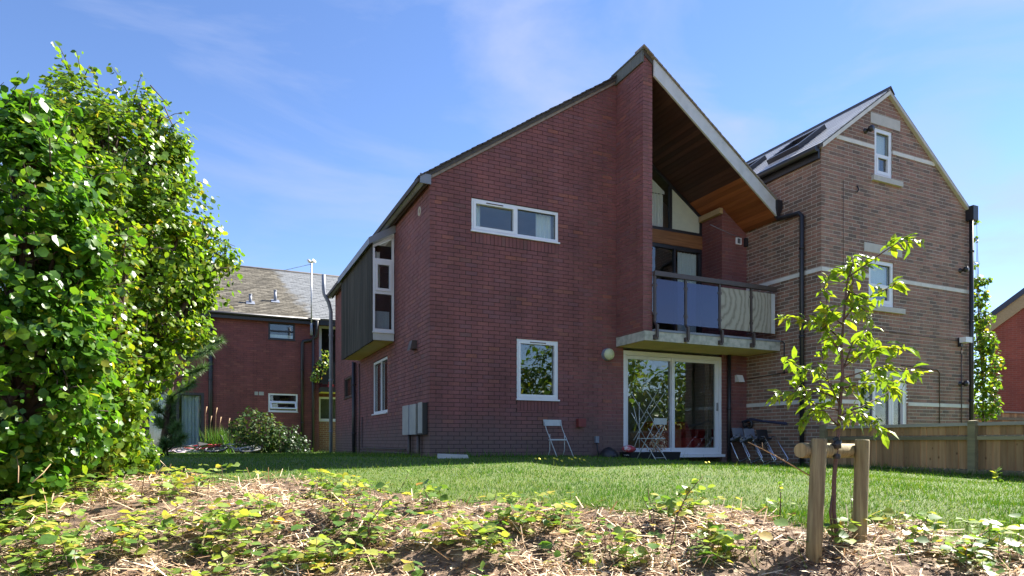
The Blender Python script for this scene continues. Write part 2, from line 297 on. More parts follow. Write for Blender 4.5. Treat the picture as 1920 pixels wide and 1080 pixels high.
mb_ = n.new('ShaderNodeMath'); mb_.operation = 'MULTIPLY_ADD'; mb_.inputs[1].default_value = .42; l.new(sp.outputs['Z'], mb_.inputs[0]); l.new(ma.outputs[0], mb_.inputs[2])
mr = n.new('ShaderNodeMapRange'); mr.inputs['From Min'].default_value = 2.9; mr.inputs['From Max'].default_value = 3.3; l.new(mb_.outputs[0], mr.inputs[0])
mc = n.new('ShaderNodeMixRGB'); mc.inputs[2].default_value = (.17, .18, .19, 1); l.new(mr.outputs[0], mc.inputs[0]); l.new(mu.outputs[0], mc.inputs[1]); l.new(mc.outputs[0], b.inputs['Base Color']); b.inputs['Roughness'].default_value = .85; bump(n, l, t.outputs['Fac'], b, .5); TILE = m
m, n, l, b = nm('glare_pale_slate'); fr = tone_node(n, l); r = ramp(n, [(0, (.56, .56, .56)), (1, (.70, .70, .69))]); l.new(fr.outputs[0], r.inputs[0]); l.new(r.outputs[0], b.inputs['Base Color']); b.inputs['Roughness'].default_value = .32; b.inputs['Specular IOR Level'].default_value = 1.0; SLATE = m  # slate base lightened so the colour carries the sun glare
# ground, lawn
m, n, l, b = nm('strawy_soil'); v = pos(n, l); t = noise(n, l, v, 9, 8, .7); t2 = noise(n, l, v, 55, 6, .7)
r = ramp(n, [(.34, (.06, .038, .026)), (.52, (.22, .15, .10)), (.72, (.42, .32, .23))]); l.new(t.outputs['Fac'], r.inputs[0]); r2 = ramp(n, [(.3, (.45, .42, .4)), (.7, (1.3, 1.25, 1.2))]); l.new(t2.outputs['Fac'], r2.inputs[0])
mu = n.new('ShaderNodeMixRGB'); mu.blend_type = 'MULTIPLY'; mu.inputs[0].default_value = 1; l.new(r.outputs[0], mu.inputs[1]); l.new(r2.outputs[0], mu.inputs[2]); l.new(mu.outputs[0], b.inputs['Base Color']); b.inputs['Roughness'].default_value = .95; bump(n, l, t2.outputs['Fac'], b, .8, .03); SOIL = m
LAWN = mat('lawn_turf', (.060, .11, .012), (.10, .125, .018), rough=.9, sc=3.2, bs=.6, bsc=120)
GRASS = leaf_mat('grass_blade', [(0, (0.0501, 0.1355, 0.0071)), (0.45, (0.0775, 0.2007, 0.0088)), (0.8, (0.1231, 0.2439, 0.0134)), (1, (0.237, 0.2819, 0.0357))], trans=.35, rough=.55, tcol=(1.2, 1.2, .7))
STRAW = leaf_mat('dry_straw', [(0, (0.2623, 0.1452, 0.0803)), (0.35, (0.6559, 0.4476, 0.2753)), (0.7, (0.8658, 0.6411, 0.4245)), (1, (0.95, 0.8224, 0.5965))], trans=.1, rough=.7, tcol=(1, 1, 1))
L_LIME = leaf_mat('lime_leaf', [(0, (0.0648, 0.1453, 0.0135)), (0.4, (0.108, 0.2054, 0.0174)), (0.8, (0.1782, 0.2705, 0.0212)), (0.96, (0.2699, 0.3005, 0.0241)), (1, (0.3887, 0.3005, 0.0385))], trans=.52, rough=.36)
L_VINE = leaf_mat('vine_leaf', [(0, (0.0442, 0.1295, 0.0132)), (0.5, (0.0787, 0.1967, 0.017)), (0.9, (0.1377, 0.2495, 0.0207)), (1, (0.2556, 0.2687, 0.0282))], trans=.52, rough=.34)
L_SAP = leaf_mat('cherry_leaf', [(0, (0.115, 0.207, 0.0184)), (0.5, (0.1955, 0.2932, 0.0207)), (0.95, (0.276, 0.3335, 0.023)), (0.992, (0.28, 0.29, 0.03)), (1, (0.12, 0.035, 0.02))], trans=.5, rough=.36)
L_BRAM = leaf_mat('bramble_leaf', [(0, (0.077, 0.165, 0.0308)), (0.45, (0.165, 0.275, 0.055)), (0.8, (0.286, 0.363, 0.077)), (0.95, (0.44, 0.418, 0.077)), (1, (0.462, 0.264, 0.055))], trans=.4, rough=.45)
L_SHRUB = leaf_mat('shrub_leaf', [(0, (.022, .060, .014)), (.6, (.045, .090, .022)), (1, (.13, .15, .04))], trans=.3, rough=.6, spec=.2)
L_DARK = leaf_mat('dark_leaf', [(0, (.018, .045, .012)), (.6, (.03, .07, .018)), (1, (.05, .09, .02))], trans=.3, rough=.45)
L_PINE = leaf_mat('pine_needle', [(0, (0.07, 0.154, 0.049)), (1, (0.154, 0.252, 0.084))], trans=.15, rough=.5)
YELLOW = mat('yellow_petal', (.85, .72, .05), (.8, .6, .03), rough=.6, sc=20)

# ------------------------------------------------------------------ brickwork and windows
def clip_poly(P, planes):
    for a, b_, c in planes:
        out = []
        for i in range(len(P)):
            p, q = P[i], P[(i+1) % len(P)]; fp = a*p[0]+b_*p[1]-c; fq = a*q[0]+b_*q[1]-c
            if fp <= 0: out.append(p)
            if (fp < 0 < fq) or (fq < 0 < fp): t = fp/(fp-fq); out.append((p[0]+t*(q[0]-p[0]), p[1]+t*(q[1]-p[1])))
        P = out
        if len(P) < 3: return []
    return P
def minus(rects, o):
    out = []
    for (a, b_, c, d) in rects:
        if o[0] >= b_ or o[1] <= a or o[2] >= d or o[3] <= c: out.append((a, b_, c, d)); continue
        if o[0] > a: out.append((a, o[0], c, d))
        if o[1] < b_: out.append((o[1], b_, c, d))
        x0, x1 = max(a, o[0]), min(b_, o[1])
        if o[2] > c: out.append((x0, x1, c, o[2]))
        if o[3] < d: out.append((x0, x1, o[3], d))
    return [q for q in out if q[1]-q[0] > .012 and q[3]-q[2] > .012]
class House:
    def __init__(s, root, single=300): s.root = root; s.c = []; s.single = single; s.walls = []
    def wall(s, name, fr, u0, u1, w0, w1, bm, mm, planes=(), openings=(), shift=0., soldiers=(), rec=.007, depth=.09, jit=.0025, jt=.005):
        us = sorted({u0, u1}|{x for o in openings for x in o[:2] if u0 < x < u1}); ws = sorted({w0, w1}|{x for o in openings for x in o[2:4] if w0 < x < w1})
        m = MB()
        for i in range(len(us)-1):
            for j in range(len(ws)-1):
                cu, cw = (us[i]+us[i+1])/2, (ws[j]+ws[j+1])/2
                if any(o[0] < cu < o[1] and o[2] < cw < o[3] for o in openings): continue
                P = clip_poly([(us[i], ws[j]), (us[i+1], ws[j]), (us[i+1], ws[j+1]), (us[i], ws[j+1])], planes)
                if P: m.poly([fr.p(a, b_, -rec) for a, b_ in P])
        back = [fr.p(u, w, -.28) for u, w in clip_poly([(u0, w0), (u1, w0), (u1, w1), (u0, w1)], planes)]
        wobj = m.build(name, mm, s.root); bk = MB(); cut = list(openings)+list(soldiers); loc = []
        def emit(P, tone, d):
            n_ = len(P); bk.prism([fr.p(a, b_, d) for a, b_ in P], [fr.p(a, b_, -depth) for a, b_ in P], tone, cap=False)
        k = math.floor(w0/.075)
        while k*.075 < w1:
            a0 = k*.075+jt; off = shift+(.1125 if k % 2 else 0); i = math.floor((u0-off)/.225)
            while i*.225+off < u1:
                x0 = i*.225+off+jt; bl_, bh_ = .225-2*jt, .075-2*jt; rect = (max(x0, u0), min(x0+bl_, u1), max(a0, w0), min(a0+bh_, w1)); i += 1
                if rect[1]-rect[0] < .012 or rect[3]-rect[2] < .012: continue
                rs = [rect]
                for o in cut: rs = minus(rs, o)
                for q in rs:
                    P = clip_poly([(q[0], q[2]), (q[1], q[2]), (q[1], q[3]), (q[0], q[3])], planes)
                    if len(P) < 3: continue
                    if q == rect and len(P) == 4 and abs((P[2][0]-P[0][0])-bl_) < 1e-4 and abs((P[2][1]-P[0][1])-bh_) < 1e-4:
                        x, y, f = proj(np.array([fr.p(*c) for c in P])); ar = .5*abs(np.dot(x, np.roll(y, 1))-np.dot(y, np.roll(x, 1)))
                        if f.min() < 1 or x.min() < 0 or x.max() > 1920 or y.min() < 0: ar = 0
                        loc.append((ar, P, fr, wobj, bm))
                    else: emit(P, random.random(), random.uniform(-jit, jit))
            k += 1
        for (a, b_, c, d) in soldiers:
            nb = max(1, round((b_-a)/.075)); st = (b_-a)/nb
            for i in range(nb): emit([(a+i*st+.005, c+.005), (a+(i+1)*st-.005, c+.005), (a+(i+1)*st-.005, d-.005), (a+i*st+.005, d-.005)], random.random(), random.uniform(-jit, jit))
        s.c += [(ar, P, emit) + (fr, wobj, depth) for ar, P, fr, wobj, _ in loc]; s.walls.append((bk, wobj, bm)); s.last = wobj
        return wobj
    def finish(s):
        s.c.sort(key=lambda q: -q[0]); meshes = {}
        bmat = {w.name: b for _, w, b in s.walls}
        for i, (ar, P, emit, fr, wobj, depth) in enumerate(s.c):
            if i >= s.single or ar < 30: emit(P, random.random(), random.uniform(-.0025, .0025)); continue
            key = wobj.name
            if key not in meshes:
                m = MB(); f0 = Fr((0, 0, 0), fr.U, fr.N); hl, hh = (P[2][0]-P[0][0])/2, (P[2][1]-P[0][1])/2; f0.box(m, -hl, hl, -hh, hh, -depth, 0)
                o = m.build('brick', bmat[key]); meshes[key] = o.data
            else: o = bpy.data.objects.new('brick', meshes[key]); C.objects.link(o)
            cu = sum(p[0] for p in P)/4; cw = sum(p[1] for p in P)/4; o.location = fr.p(cu, cw, random.uniform(-.0025, .0025)); adopt(o, wobj)
        for bk, wobj, bm in s.walls:
            if bk.f: bk.build('brickwork', bm, wobj, kind='stuff')
def room(root, fr, u0, u1, w0, w1, deep, mt, d0=-.14):
    m = MB(); m.poly([fr.p(u0, w0, -deep), fr.p(u1, w0, -deep), fr.p(u1, w1, -deep), fr.p(u0, w1, -deep)])
    for (a, b_) in (((u0, w0), (u1, w0)), ((u1, w0), (u1, w1)), ((u1, w1), (u0, w1)), ((u0, w1), (u0, w0))):
        m.poly([fr.p(*a, d0), fr.p(*b_, d0), fr.p(*b_, -deep), fr.p(*a, -deep)])
    return m.build('room_lining', mt, root)
def curtain(fr, u0, u1, w0, w1, d, mt, parent, folds=.07, amp=.018):
    m = MB(); n_ = max(6, int((u1-u0)/folds*6)); pr = []
    for i in range(n_+1):
        u = u0+(u1-u0)*i/n_; dd = d+amp*math.sin(i*2*math.pi/6+.7*math.sin(i*.37))
        pr.append((u, dd))
    for (a, da), (b_, db) in zip(pr[:-1], pr[1:]): m.poly([fr.p(a, w0, da), fr.p(b_, w0, db), fr.p(b_, w1, db), fr.p(a, w1, da)], sm=True)
    return m.build('curtain', mt, parent)
def window(root, fr, u0, u1, w0, w1, muls=(), casements=(), fw=.055, d=-.015, mt=None, sill=.03, bars=(), glass=None, vent=None, rm=ROOM_D, deep=1.2, name='window', gd=None):
    """frame ring + mullions as one part; panes, casements, sill, vent slot below it"""
    mt = mt or WHITE; glass = glass or GLASS; th = .07; m = MB(); D0, D1 = d-th, d
    fr.box(m, u0, u0+fw, w0, w1, D0, D1); fr.box(m, u1-fw, u1, w0, w1, D0, D1)
    fr.box(m, u0+fw, u1-fw, w1-fw, w1, D0, D1); fr.box(m, u0+fw, u1-fw, w0, w0+fw, D0, D1)
    for x in muls: fr.box(m, x-fw*.45, x+fw*.45, w0+fw, w1-fw, D0, D1-.002)
    for z in bars: fr.box(m, u0+fw, u1-fw, z-fw*.45, z+fw*.45, D0, D1-.004)
    w = m.build(name, mt, root)
    for (a, b_, c, e) in casements:
        k = MB(); cw = .05; q0, q1 = d-.05, d+.012
        fr.box(k, a, a+cw, c, e, q0, q1); fr.box(k, b_-cw, b_, c, e, q0, q1); fr.box(k, a+cw, b_-cw, e-cw, e, q0, q1); fr.box(k, a+cw, b_-cw, c, c+cw, q0, q1); k.build('casement', mt, w)
    es = [u0+fw]+[x for x in muls]+[u1-fw]; zs = [w0+fw]+list(bars)+[w1-fw]
    for i in range(len(es)-1):
        for j in range(len(zs)-1):
            k = MB(); g = d-.04; fr.box(k, es[i]-.01, es[i+1]+.01, zs[j]-.01, zs[j+1]+.01, g-.004, g); k.build('pane', glass, w)
            k = MB(); a, b_, c, e = es[i], es[i+1], zs[j], zs[j+1]; in0 = fw*.45 if i else 0; in1 = fw*.45 if i < len(es)-2 else 0; jn0 = fw*.45 if j else 0; jn1 = fw*.45 if j < len(zs)-2 else 0; a += in0; b_ -= in1; c += jn0; e -= jn1; gk = .009
            for (p_, q_, r__, s__) in ((a, a+gk, c, e), (b_-gk, b_, c, e), (a+gk, b_-gk, c, c+gk), (a+gk, b_-gk, e-gk, e)): fr.box(k, p_, q_, r__, s__, g, g+.012)
            k.build('gasket', BLACK_P, w)
    if sill: k = MB(); fr.box(k, u0-.02, u1+.02, w0-sill, w0-.001, d-.05, .035); k.build('sill', mt, w)
    if vent: k = MB(); fr.box(k, vent[0], vent[1], vent[2], vent[2]+.014, d+.001, d+.022); k.build('trickle_vent', BROWN_M if vent[3] else CAPW, w)
    if deep: room(w, fr, u0+.01, u1-.01, w0+.01, w1-.01, deep, rm, d-th-.002)
    return w

# ------------------------------------------------------------------ ground and lawn
def axis(lo, hi, a, b_, fine, coarse):
    return np.unique(np.round(np.concatenate([np.linspace(lo, a, coarse), np.arange(a, b_, fine), np.linspace(b_, hi, coarse)]), 4))
gx = axis(-300, 300, -12, 16, .14, 14); gy = axis(-300, 300, -13, 16, .14, 14)
GX, GY = np.meshgrid(gx, gy); GZ = gz(GX, GY); nx, ny = len(gx), len(gy)
ii = (np.arange(ny-1)[:, None]*nx+np.arange(nx-1)[None, :]).ravel(); quads = np.stack([ii, ii+1, ii+nx+1, ii+nx], 1)
V = np.stack([GX.ravel(), GY.ravel(), GZ.ravel()], 1)
gr = np_obj('ground', V, quads, SOIL, smooth=True, kind='structure'); gr['label'] = 'bare strawy soil of the bank in front'
mg = lawn_margin(V); xx, yy, ff = proj(V); ok = (mg > 0) & (ff > 3.5) & (np.abs(V[:, 0]-2) < 14) & (V[:, 1] < 15.5)
fq = quads[ok[quads].all(1)]; used = np.unique(fq); remap = np.full(len(V), -1); remap[used] = np.arange(len(used))
lv = V[used].copy(); lv[:, 2] += .006
np_obj('lawn', lv, remap[fq], LAWN, smooth=True, kind='structure')

# ------------------------------------------------------------------ the main house
XR, YR = 7.43, -1.967                      # side wall and gable plane of the neighbour
HM = thing('brick_house', (3.5, 4, 0), 'plum brick house with tall fin wall, balcony and steep one-sided gable', 'house')
H = House(HM)
fF = Fr((0, 0, 0), (1, 0, 0), (0, -1, 0)); fS = Fr((0, 0, 0), (0, 1, 0), (-1, 0, 0))
UW = (.79, 2.593, 4.13, 4.716); LW = (1.703, 2.589, 1.085, 2.213); DR = (4.104, 6.712, 0., 2.14)
H.wall('front_wall', fF, 0, 4.104, -.45, 7.6, B_MAIN, MO_D, planes=[(-.663, 1, 4.965)], openings=[UW, LW],
       soldiers=[(UW[0], UW[1], UW[2]-.225, UW[2]-.03), (LW[0], LW[1], LW[2]-.225, LW[2]-.03)], shift=.0)
H.wall('pier_wall', fF, 6.712, XR, -.45, 5.6, B_MAIN, MO_D, planes=[(.695, 1, 10.10)], shift=.03)
SW1 = (3.07, 4.47, .93, 2.16); SW2 = (6.62, 8.25, 1.53, 2.125); BAY = (2.45, 6.0)
H.wall('side_wall', fS, 0, 9.75, -.45, 4.93, B_MAIN, MO_D, openings=[SW1, SW2, (BAY[0]+.03, BAY[1]-.03, 2.42, 4.93)], shift=.11)
fL = Fr((3.92, 0, 0), (0, -1, 0), (-1, 0, 0)); fE = Fr((3.92, -.91, 0), (1, 0, 0), (0, -1, 0))
H.wall('fin_wall', fL, 0, .91, 2.38, 7.52, B_MAIN, MO_D, shift=.02)
H.wall('fin_end', fE, 0, .214, 2.38, 7.70, B_MAIN, MO_D, planes=[(.695, 1, 7.66)], shift=0)
YW = .65
fP = Fr((6.712, 0, 0), (0, 1, 0), (-1, 0, 0)); H.wall('pier_return', fP, 0, YW, 2.38, 5.45, B_MAIN, MO_D, shift=.07)
fI = Fr((4.134, -.91, 0), (0, 1, 0), (1, 0, 0)); H.wall('fin_inner', fI, 0, .91+YW, 2.38, 7.3, B_MAIN, MO_D, shift=.05)
H.finish()
# upper and lower front windows
w = window(HM, fF, *UW, muls=[1.70], casements=[(.83, 1.685, 4.165, 4.68)], vent=(1.08, 1.42, 4.655, True), deep=1.6, rm=ROOM)
curtain(fF, .86, 1.02, 4.17, 4.68, -.16, CURT, w); curtain(fF, 2.18, 2.53, 4.17, 4.68, -.16, CURT, w)
w = window(HM, fF, *LW, casements=[(1.735, 2.557, 1.12, 2.18)], vent=(1.98, 2.32, 2.155, True), deep=1.4, glass=GLASS_D)
# sliding door
dm = MB(); u0, u1, w0, w1 = DR; fw = .075
for a in ((u0, u0+fw, w0, w1), (u1-fw, u1, w0, w1), (u0+fw, u1-fw, w1-.085, w1), (u0+fw, u1-fw, w0, w0+.05)): fF.box(dm, a[0], a[1], a[2], a[3], -.12, -.02)
door = dm.build('sliding_door', WHITE, HM)
for (a, b_, dd, tn) in ((4.19, 5.44, -.085, 0), (5.36, 6.63, -.045, 0)):
    k = MB(); z0, z1 = .052, 2.052
    fF.box(k, a, a+.075, z0, z1, dd-.035, dd+.012); fF.box(k, b_-.085, b_, z0, z1, dd-.035, dd+.012); fF.box(k, a+.075, b_-.085, z1-.07, z1, dd-.035, dd+.012); fF.box(k, a+.075, b_-.085, z0, z0+.09, dd-.035, dd+.012)
    leaf_ = k.build('door_leaf', WHITE, door); k = MB(); fF.box(k, a+.07, b_-.08, z0+.085, z1-.065, dd-.016, dd-.010); k.build('pane', GLASS_D, door)
k = MB(); fF.box(k, 6.575, 6.60, .95, 1.13, -.04, .0); k.build('door_handle', GALV, door)
k = MB(); fF.box(k, 5.19, 6.76, -.06, -.003, -.06, .05); k.build('threshold', WHITE, door)
room(HM, fF, 4.12, 7.36, .005, 2.10, 3.0, ROOM, -.13)
cu = curtain(fF, 6.42, 6.60, .06, 2.0, -.22, mat('brown_curtain', (.20, .15, .10), (.14, .10, .07), rough=.9, sc=9, sv=(9, 9, .3)), door)
# red armchair and clutter seen inside
ac = thing('armchair', (6.1, .8, .01), 'wide red armchair standing indoors behind the glass door', 'armchair')
k = MB(); k.box(5.50, 6.72, .45, 1.15, .06, .36); k.build('seat', REDP, ac)
k = MB(); k.prism([(5.50, .98, .361), (6.72, .98, .361), (6.65, 1.1, .74), (5.57, 1.1, .74)], [(5.50, 1.2, .361), (6.72, 1.2, .361), (6.65, 1.3, .74), (5.57, 1.3, .74)]); k.build('backrest', REDP, ac)
for x in (5.36, 6.72): k = MB(); k.box(x, x+.14, .42, 1.2, .06, .56); k.build('armrest', REDP, ac)
for (x, y) in ((5.46, .5), (6.76, .5), (5.46, 1.1), (6.76, 1.1)): k = MB(); k.tube([(x, y, .005), (x, y, .061)], .02); k.build('leg', BLACK_P, ac)
bn = MB(); bn.lathe((6.98, .42, .006), (0, 0, 1), [(0, .10), (.12, .15), (.24, .13), (.30, .05), (.33, .01)], 14); tag(bn.build('laundry_bag', CURT), 'pale crumpled bag on the floor inside the right glass door', 'bag')
st = thing('floor_lamp', (7.1, .95, .005), 'thin brown floor lamp standing behind the right glass pane', 'lamp')
k = MB(); k.lathe((7.1, .95, .006), (0, 0, 1), [(0, .14), (.02, .14), (.03, .02)], 16); k.build('base', BROWN_M, st); k = MB(); k.tube([(7.1, .95, .03), (7.1, .95, 1.5)], .013); k.build('pole', PALE_T, st)
k = MB(); k.lathe((7.1, .95, 1.42), (0, 0, 1), [(0, .15), (.26, .09)], 16); k.build('lamp_shade', ROOM, st)
# side wall windows
w = window(HM, fS, *SW1, muls=[3.72], deep=1.0, sill=.03); curtain(fS, 3.12, 3.42, .98, 2.1, -.16, CURT_G, w); curtain(fS, 4.0, 4.4, .98, 2.1, -.16, CURT_G, w)
w = window(HM, fS, *SW2, muls=[7.3], mt=BROWN_M, deep=.8, sill=.02); curtain(fS, 7.0, 7.6, 1.58, 2.07, -.2, CURT, w)
# bay: boarded side, white three-light window, lean-to roof
bx = -.461
bay = MB(); bay.box(bx+.03, -.012, BAY[0]+.035, BAY[1]-.03, 2.43, 2.46); bo = bay.build('bay', BOUNCE_S, HM)
k = MB(); k.poly([(bx, BAY[0]+.02, 2.395), (-.005, BAY[0]+.02, 2.395), (-.005, BAY[1], 2.395), (bx, BAY[1], 2.395)]); k.build('bay_soffit', BOUNCE_S, bo)  # warm bounce light under the bay is put into its colour
nb = 16; bw = (BAY[1]-BAY[0])/nb
for i in range(nb):
    k = MB(); y0 = BAY[0]+i*bw; dz = random.uniform(-.012, .004); k.box(bx-.018, bx+.012-.003*(i % 2), y0+.003, y0+bw-.003, 2.375+dz, 4.42, random.random()); k.build('cladding_board', CLAD, bo)
fB = Fr((bx, BAY[0], 0), (1, 0, 0), (0, -1, 0)); ww = .45
def ztop(u): return 4.345+.66*u
k = MB(); a = .045
fB.box(k, 0, a, 2.58, ztop(0)-.02, -.06, 0); fB.box(k, ww-a, ww, 2.58, ztop(ww)-.07, -.06, 0); fB.box(k, a, ww-a, 2.58, 2.64, -.06, 0)
for z in (3.40, 4.08): fB.box(k, a, ww-a, z-.03, z+.03, -.06, 0)
k.prism([fB.p(0, ztop(0)-.02, 0), fB.p(ww, ztop(ww)-.07, 0), fB.p(ww, ztop(ww), 0), fB.p(0, ztop(0)+.03, 0)], [fB.p(0, ztop(0)-.02, -.06), fB.p(ww, ztop(ww)-.07, -.06), fB.p(ww, ztop(ww), -.06), fB.p(0, ztop(0)+.03, -.06)])
bw_ = k.build('window', WHITE, bo)
k = MB(); fB.box(k, a+.005, ww-a-.005, 3.432, 3.49, -.04, .015); fB.box(k, a+.005, ww-a-.005, 3.98, 4.045, -.04, .015); fB.box(k, a+.005, a+.055, 3.49, 3.98, -.04, .015); fB.box(k, ww-a-.055, ww-a-.005, 3.49, 3.98, -.04, .015); k.build('casement', WHITE, bw_)
for (z0, z1) in ((2.63, 3.375), (3.425, 4.055)): k = MB(); fB.box(k, a-.01, ww-a+.01, z0, z1, -.035, -.03); k.build('pane', GLASS, bw_)
k = MB(); k.poly([fB.p(a, 4.10, -.032), fB.p(ww-a, 4.10, -.032), fB.p(ww-a, ztop(ww)-.06, -.032), fB.p(a, ztop(a)-.03, -.032)]); k.build('pane', GLASS, bw_)
k = MB(); fB.box(k, -.012, ww-.002, 2.55, 2.579, -.06, .03); k.build('sill', WHITE, bw_)
k = MB(); fB.box(k, 0, ww-.002, 2.40, 2.548, -.03, -.002); k.build('apron_panel', mat('apron_panel', (.60, .62, .60), (.52, .54, .52), rough=.6), bo)
room(bo, fB, .01, ww+.5, 2.60, 4.40, 2.2, ROOM_D, -.065); curtain(fB, .06, .2, 3.45, 4.3, -.2, CURT, bw_, .05, .02); k = MB(); fB.box(k, .06, .40, 2.65, 3.05, -.26, -.22); k.build('blind', CURT_G, bw_)
k = MB(); k.prism([(bx-.10, BAY[0]-.09, 4.36), (.05, BAY[0]-.09, 4.70), (.05, BAY[0]-.09, 4.86), (bx-.10, BAY[0]-.09, 4.50)], [(bx-.10, BAY[1]+.05, 4.36), (.05, BAY[1]+.05, 4.70), (.05, BAY[1]+.05, 4.86), (bx-.10, BAY[1]+.05, 4.50)]); k.build('lean_to_roof', GREY_P, bo)
# roof
rm = MB(); zl = lambda x: 4.972+.663*x; zr = lambda x: 7.72-.695*(x-3.92); T = .09; YB = 10.0
rm.prism([(-.24, -.05, zl(-.24)), (3.92, -.05, zl(3.92)), (3.92, -.05, zl(3.92)+T), (-.24, -.05, zl(-.24)+T)], [(-.24, YB, zl(-.24)), (3.92, YB, zl(3.92)), (3.92, YB, zl(3.92)+T), (-.24, YB, zl(-.24)+T)])
rm.prism([(3.90, -.93, zr(3.90)), (7.40, -.93, zr(7.40)), (7.40, -.93, zr(7.40)-.10), (3.925, -.93, zr(3.925)-.10)], [(3.90, YB, zr(3.90)), (7.40, YB, zr(7.40)), (7.40, YB, zr(7.40)-.10), (3.925, YB, zr(3.925)-.10)])
roof = rm.build('roof', DARKTILE, HM)
vt = MB()
for i in range(42):
    x = -.24+i*.1; x1 = x+.125; dz = random.uniform(-.004, .006)
    vt.prism([(x, -.085, zl(x)+T-.012+dz), (x1, -.085, zl(x1)+T-.022+dz), (x1, -.085, zl(x1)+T+.004+dz), (x, -.085, zl(x)+T+.014+dz)], [(x, .15, zl(x)+T-.012+dz), (x1, .15, zl(x1)+T-.022+dz), (x1, .15, zl(x1)+T+.004+dz), (x, .15, zl(x)+T+.014+dz)], random.random())
vt.build('verge_tiles', DARKTILE, roof, kind='stuff')
k = MB(); k.prism([(-.02, -.03, zl(-.02)-.055), (3.9, -.03, zl(3.9)-.055), (3.9, -.03, zl(3.9)), (-.02, -.03, zl(-.02))], [(-.02, .02, zl(-.02)-.055), (3.9, .02, zl(3.9)-.055), (3.9, .02, zl(3.9)), (-.02, .02, zl(-.02))]); k.build('verge_undercloak', TRIM_B, roof)
k = MB(); bq = [(7.36, .33), (4.137, .33), (4.137, .02), (7.36, .02)]; k.prism([(x, -.97, zr(x)-h) for x, h in bq], [(x, -.932, zr(x)-h) for x, h in bq]); k.build('bargeboard', BARGE, roof)
k = MB()
for i in range(34):
    x = 3.88+i*.104; x1 = x+.12; dz = random.uniform(-.004, .004); k.prism([(x, -1.0, zr(x)-.016+dz), (x1, -1.0, zr(x1)-.006+dz), (x1, -1.0, zr(x1)+.022+dz), (x, -1.0, zr(x)+.012+dz)], [(x, -.7, zr(x)-.016+dz), (x1, -.7, zr(x1)-.006+dz), (x1, -.7, zr(x1)+.022+dz), (x, -.7, zr(x)+.012+dz)], random.random())
k.build('verge_tiles', TRIM_B, roof, kind='stuff')
k = MB(); k.box(3.885, 3.918, -.935, .0, 7.47, 7.70); k.build('coping', LEAD, roof)
k = MB(); k.prism([(3.87, -.955, 7.69), (3.925, -.955, 7.70), (4.12, -.955, 7.585), (4.13, -.955, 7.615), (3.925, -.955, 7.76), (3.87, -.955, 7.72)], [(3.87, .1, 7.69), (3.925, .1, 7.70), (4.12, .1, 7.585), (4.13, .1, 7.615), (3.925, .1, 7.76), (3.87, .1, 7.72)]); k.build('ridge_cap', LEAD, roof)
# soffit boards following the roof's slope
sx, cx_ = 4.137, 0; L0 = 3.22*math.hypot(1, .695); nbd = 38; zs = lambda x: zr(x)-.33
for i in range(nbd):
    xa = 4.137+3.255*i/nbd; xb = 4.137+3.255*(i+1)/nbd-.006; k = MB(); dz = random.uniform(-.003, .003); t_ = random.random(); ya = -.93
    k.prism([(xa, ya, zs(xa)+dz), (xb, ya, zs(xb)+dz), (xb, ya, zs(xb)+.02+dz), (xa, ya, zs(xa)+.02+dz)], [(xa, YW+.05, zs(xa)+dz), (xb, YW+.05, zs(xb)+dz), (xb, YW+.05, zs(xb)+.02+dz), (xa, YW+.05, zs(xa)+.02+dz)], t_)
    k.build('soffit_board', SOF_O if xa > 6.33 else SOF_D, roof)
k = MB(); k.box(6.62, 6.715, -.02, YW, 5.30, 5.42); k.build('pier_plate', PALE_T, roof)
k = MB(); k.tube([(-.14, y, 4.86) for y in (-.06, 10.0)], .055, 10); g_ = k.build('gutter', GREY_P, roof)
k = MB(); k.box(-.09, -.055, -.045, 9.9, 4.80, 4.95); k.build('fascia_board', BROWN_M, roof)
k = MB(); k.box(-.2, .0, -.075, -.052, 4.80, 4.97); k.build('gutter_stop_end', GREY_P, roof)
# recess: gable window, cedar beam, balcony door
fR = Fr((4.134, YW, 0), (1, 0, 0), (0, -1, 0)); RW = 6.712-4.134
k = MB(); zsf = lambda u: zs(4.134+u)
for (u0, u1, z0, z1) in ((0, RW, 4.98, 5.05), (0, RW, 4.60, 4.68), (1.66, 1.73, 5.05, zsf(1.7)), (2.53, RW, 5.05, 5.32), (0, .05, 2.38, 4.6), (2.52, RW, 2.38, 4.6), (1.05, 1.10, 2.38, 4.6), (1.78, 1.83, 2.38, 4.6), (0, RW, 2.38, 2.46)): fR.box(k, u0, u1, z0, z1, -.06, 0)
k.prism([fR.p(0, zsf(0)-.07, .001), fR.p(RW, zsf(RW)-.07, .001), fR.p(RW, zsf(RW), .001), fR.p(0, zsf(0), .001)], [fR.p(0, zsf(0)-.07, -.06), fR.p(RW, zsf(RW)-.07, -.06), fR.p(RW, zsf(RW), -.06), fR.p(0, zsf(0), -.06)])
gw = k.build('glazed_screen', BLACK_P, HM)
k = MB(); fR.box(k, 0, RW, 4.682, 4.978, -.05, .015); k.build('beam', CEDAR, gw)
k = MB(); k.poly([fR.p(.0, 5.05, -.03), fR.p(1.66, 5.05, -.03), fR.p(1.66, zsf(1.66)-.07, -.03), fR.p(0, zsf(0)-.07, -.03)]); k.build('pane', GLASS, gw)
k = MB(); k.poly([fR.p(1.73, 5.05, -.03), fR.p(2.53, 5.05, -.03), fR.p(2.53, zsf(2.53)-.07, -.03), fR.p(1.73, zsf(1.73)-.07, -.03)]); k.build('infill_panel', mat('pale_infill', (.56, .60, .50), (.50, .54, .46), rough=.5), gw)
for (a, b_) in ((.05, 1.05), (1.10, 1.78), (1.83, 2.52)): k = MB(); fR.box(k, a-.004, b_+.004, 2.45, 4.61, -.035, -.03); k.build('pane', GLASS, gw)
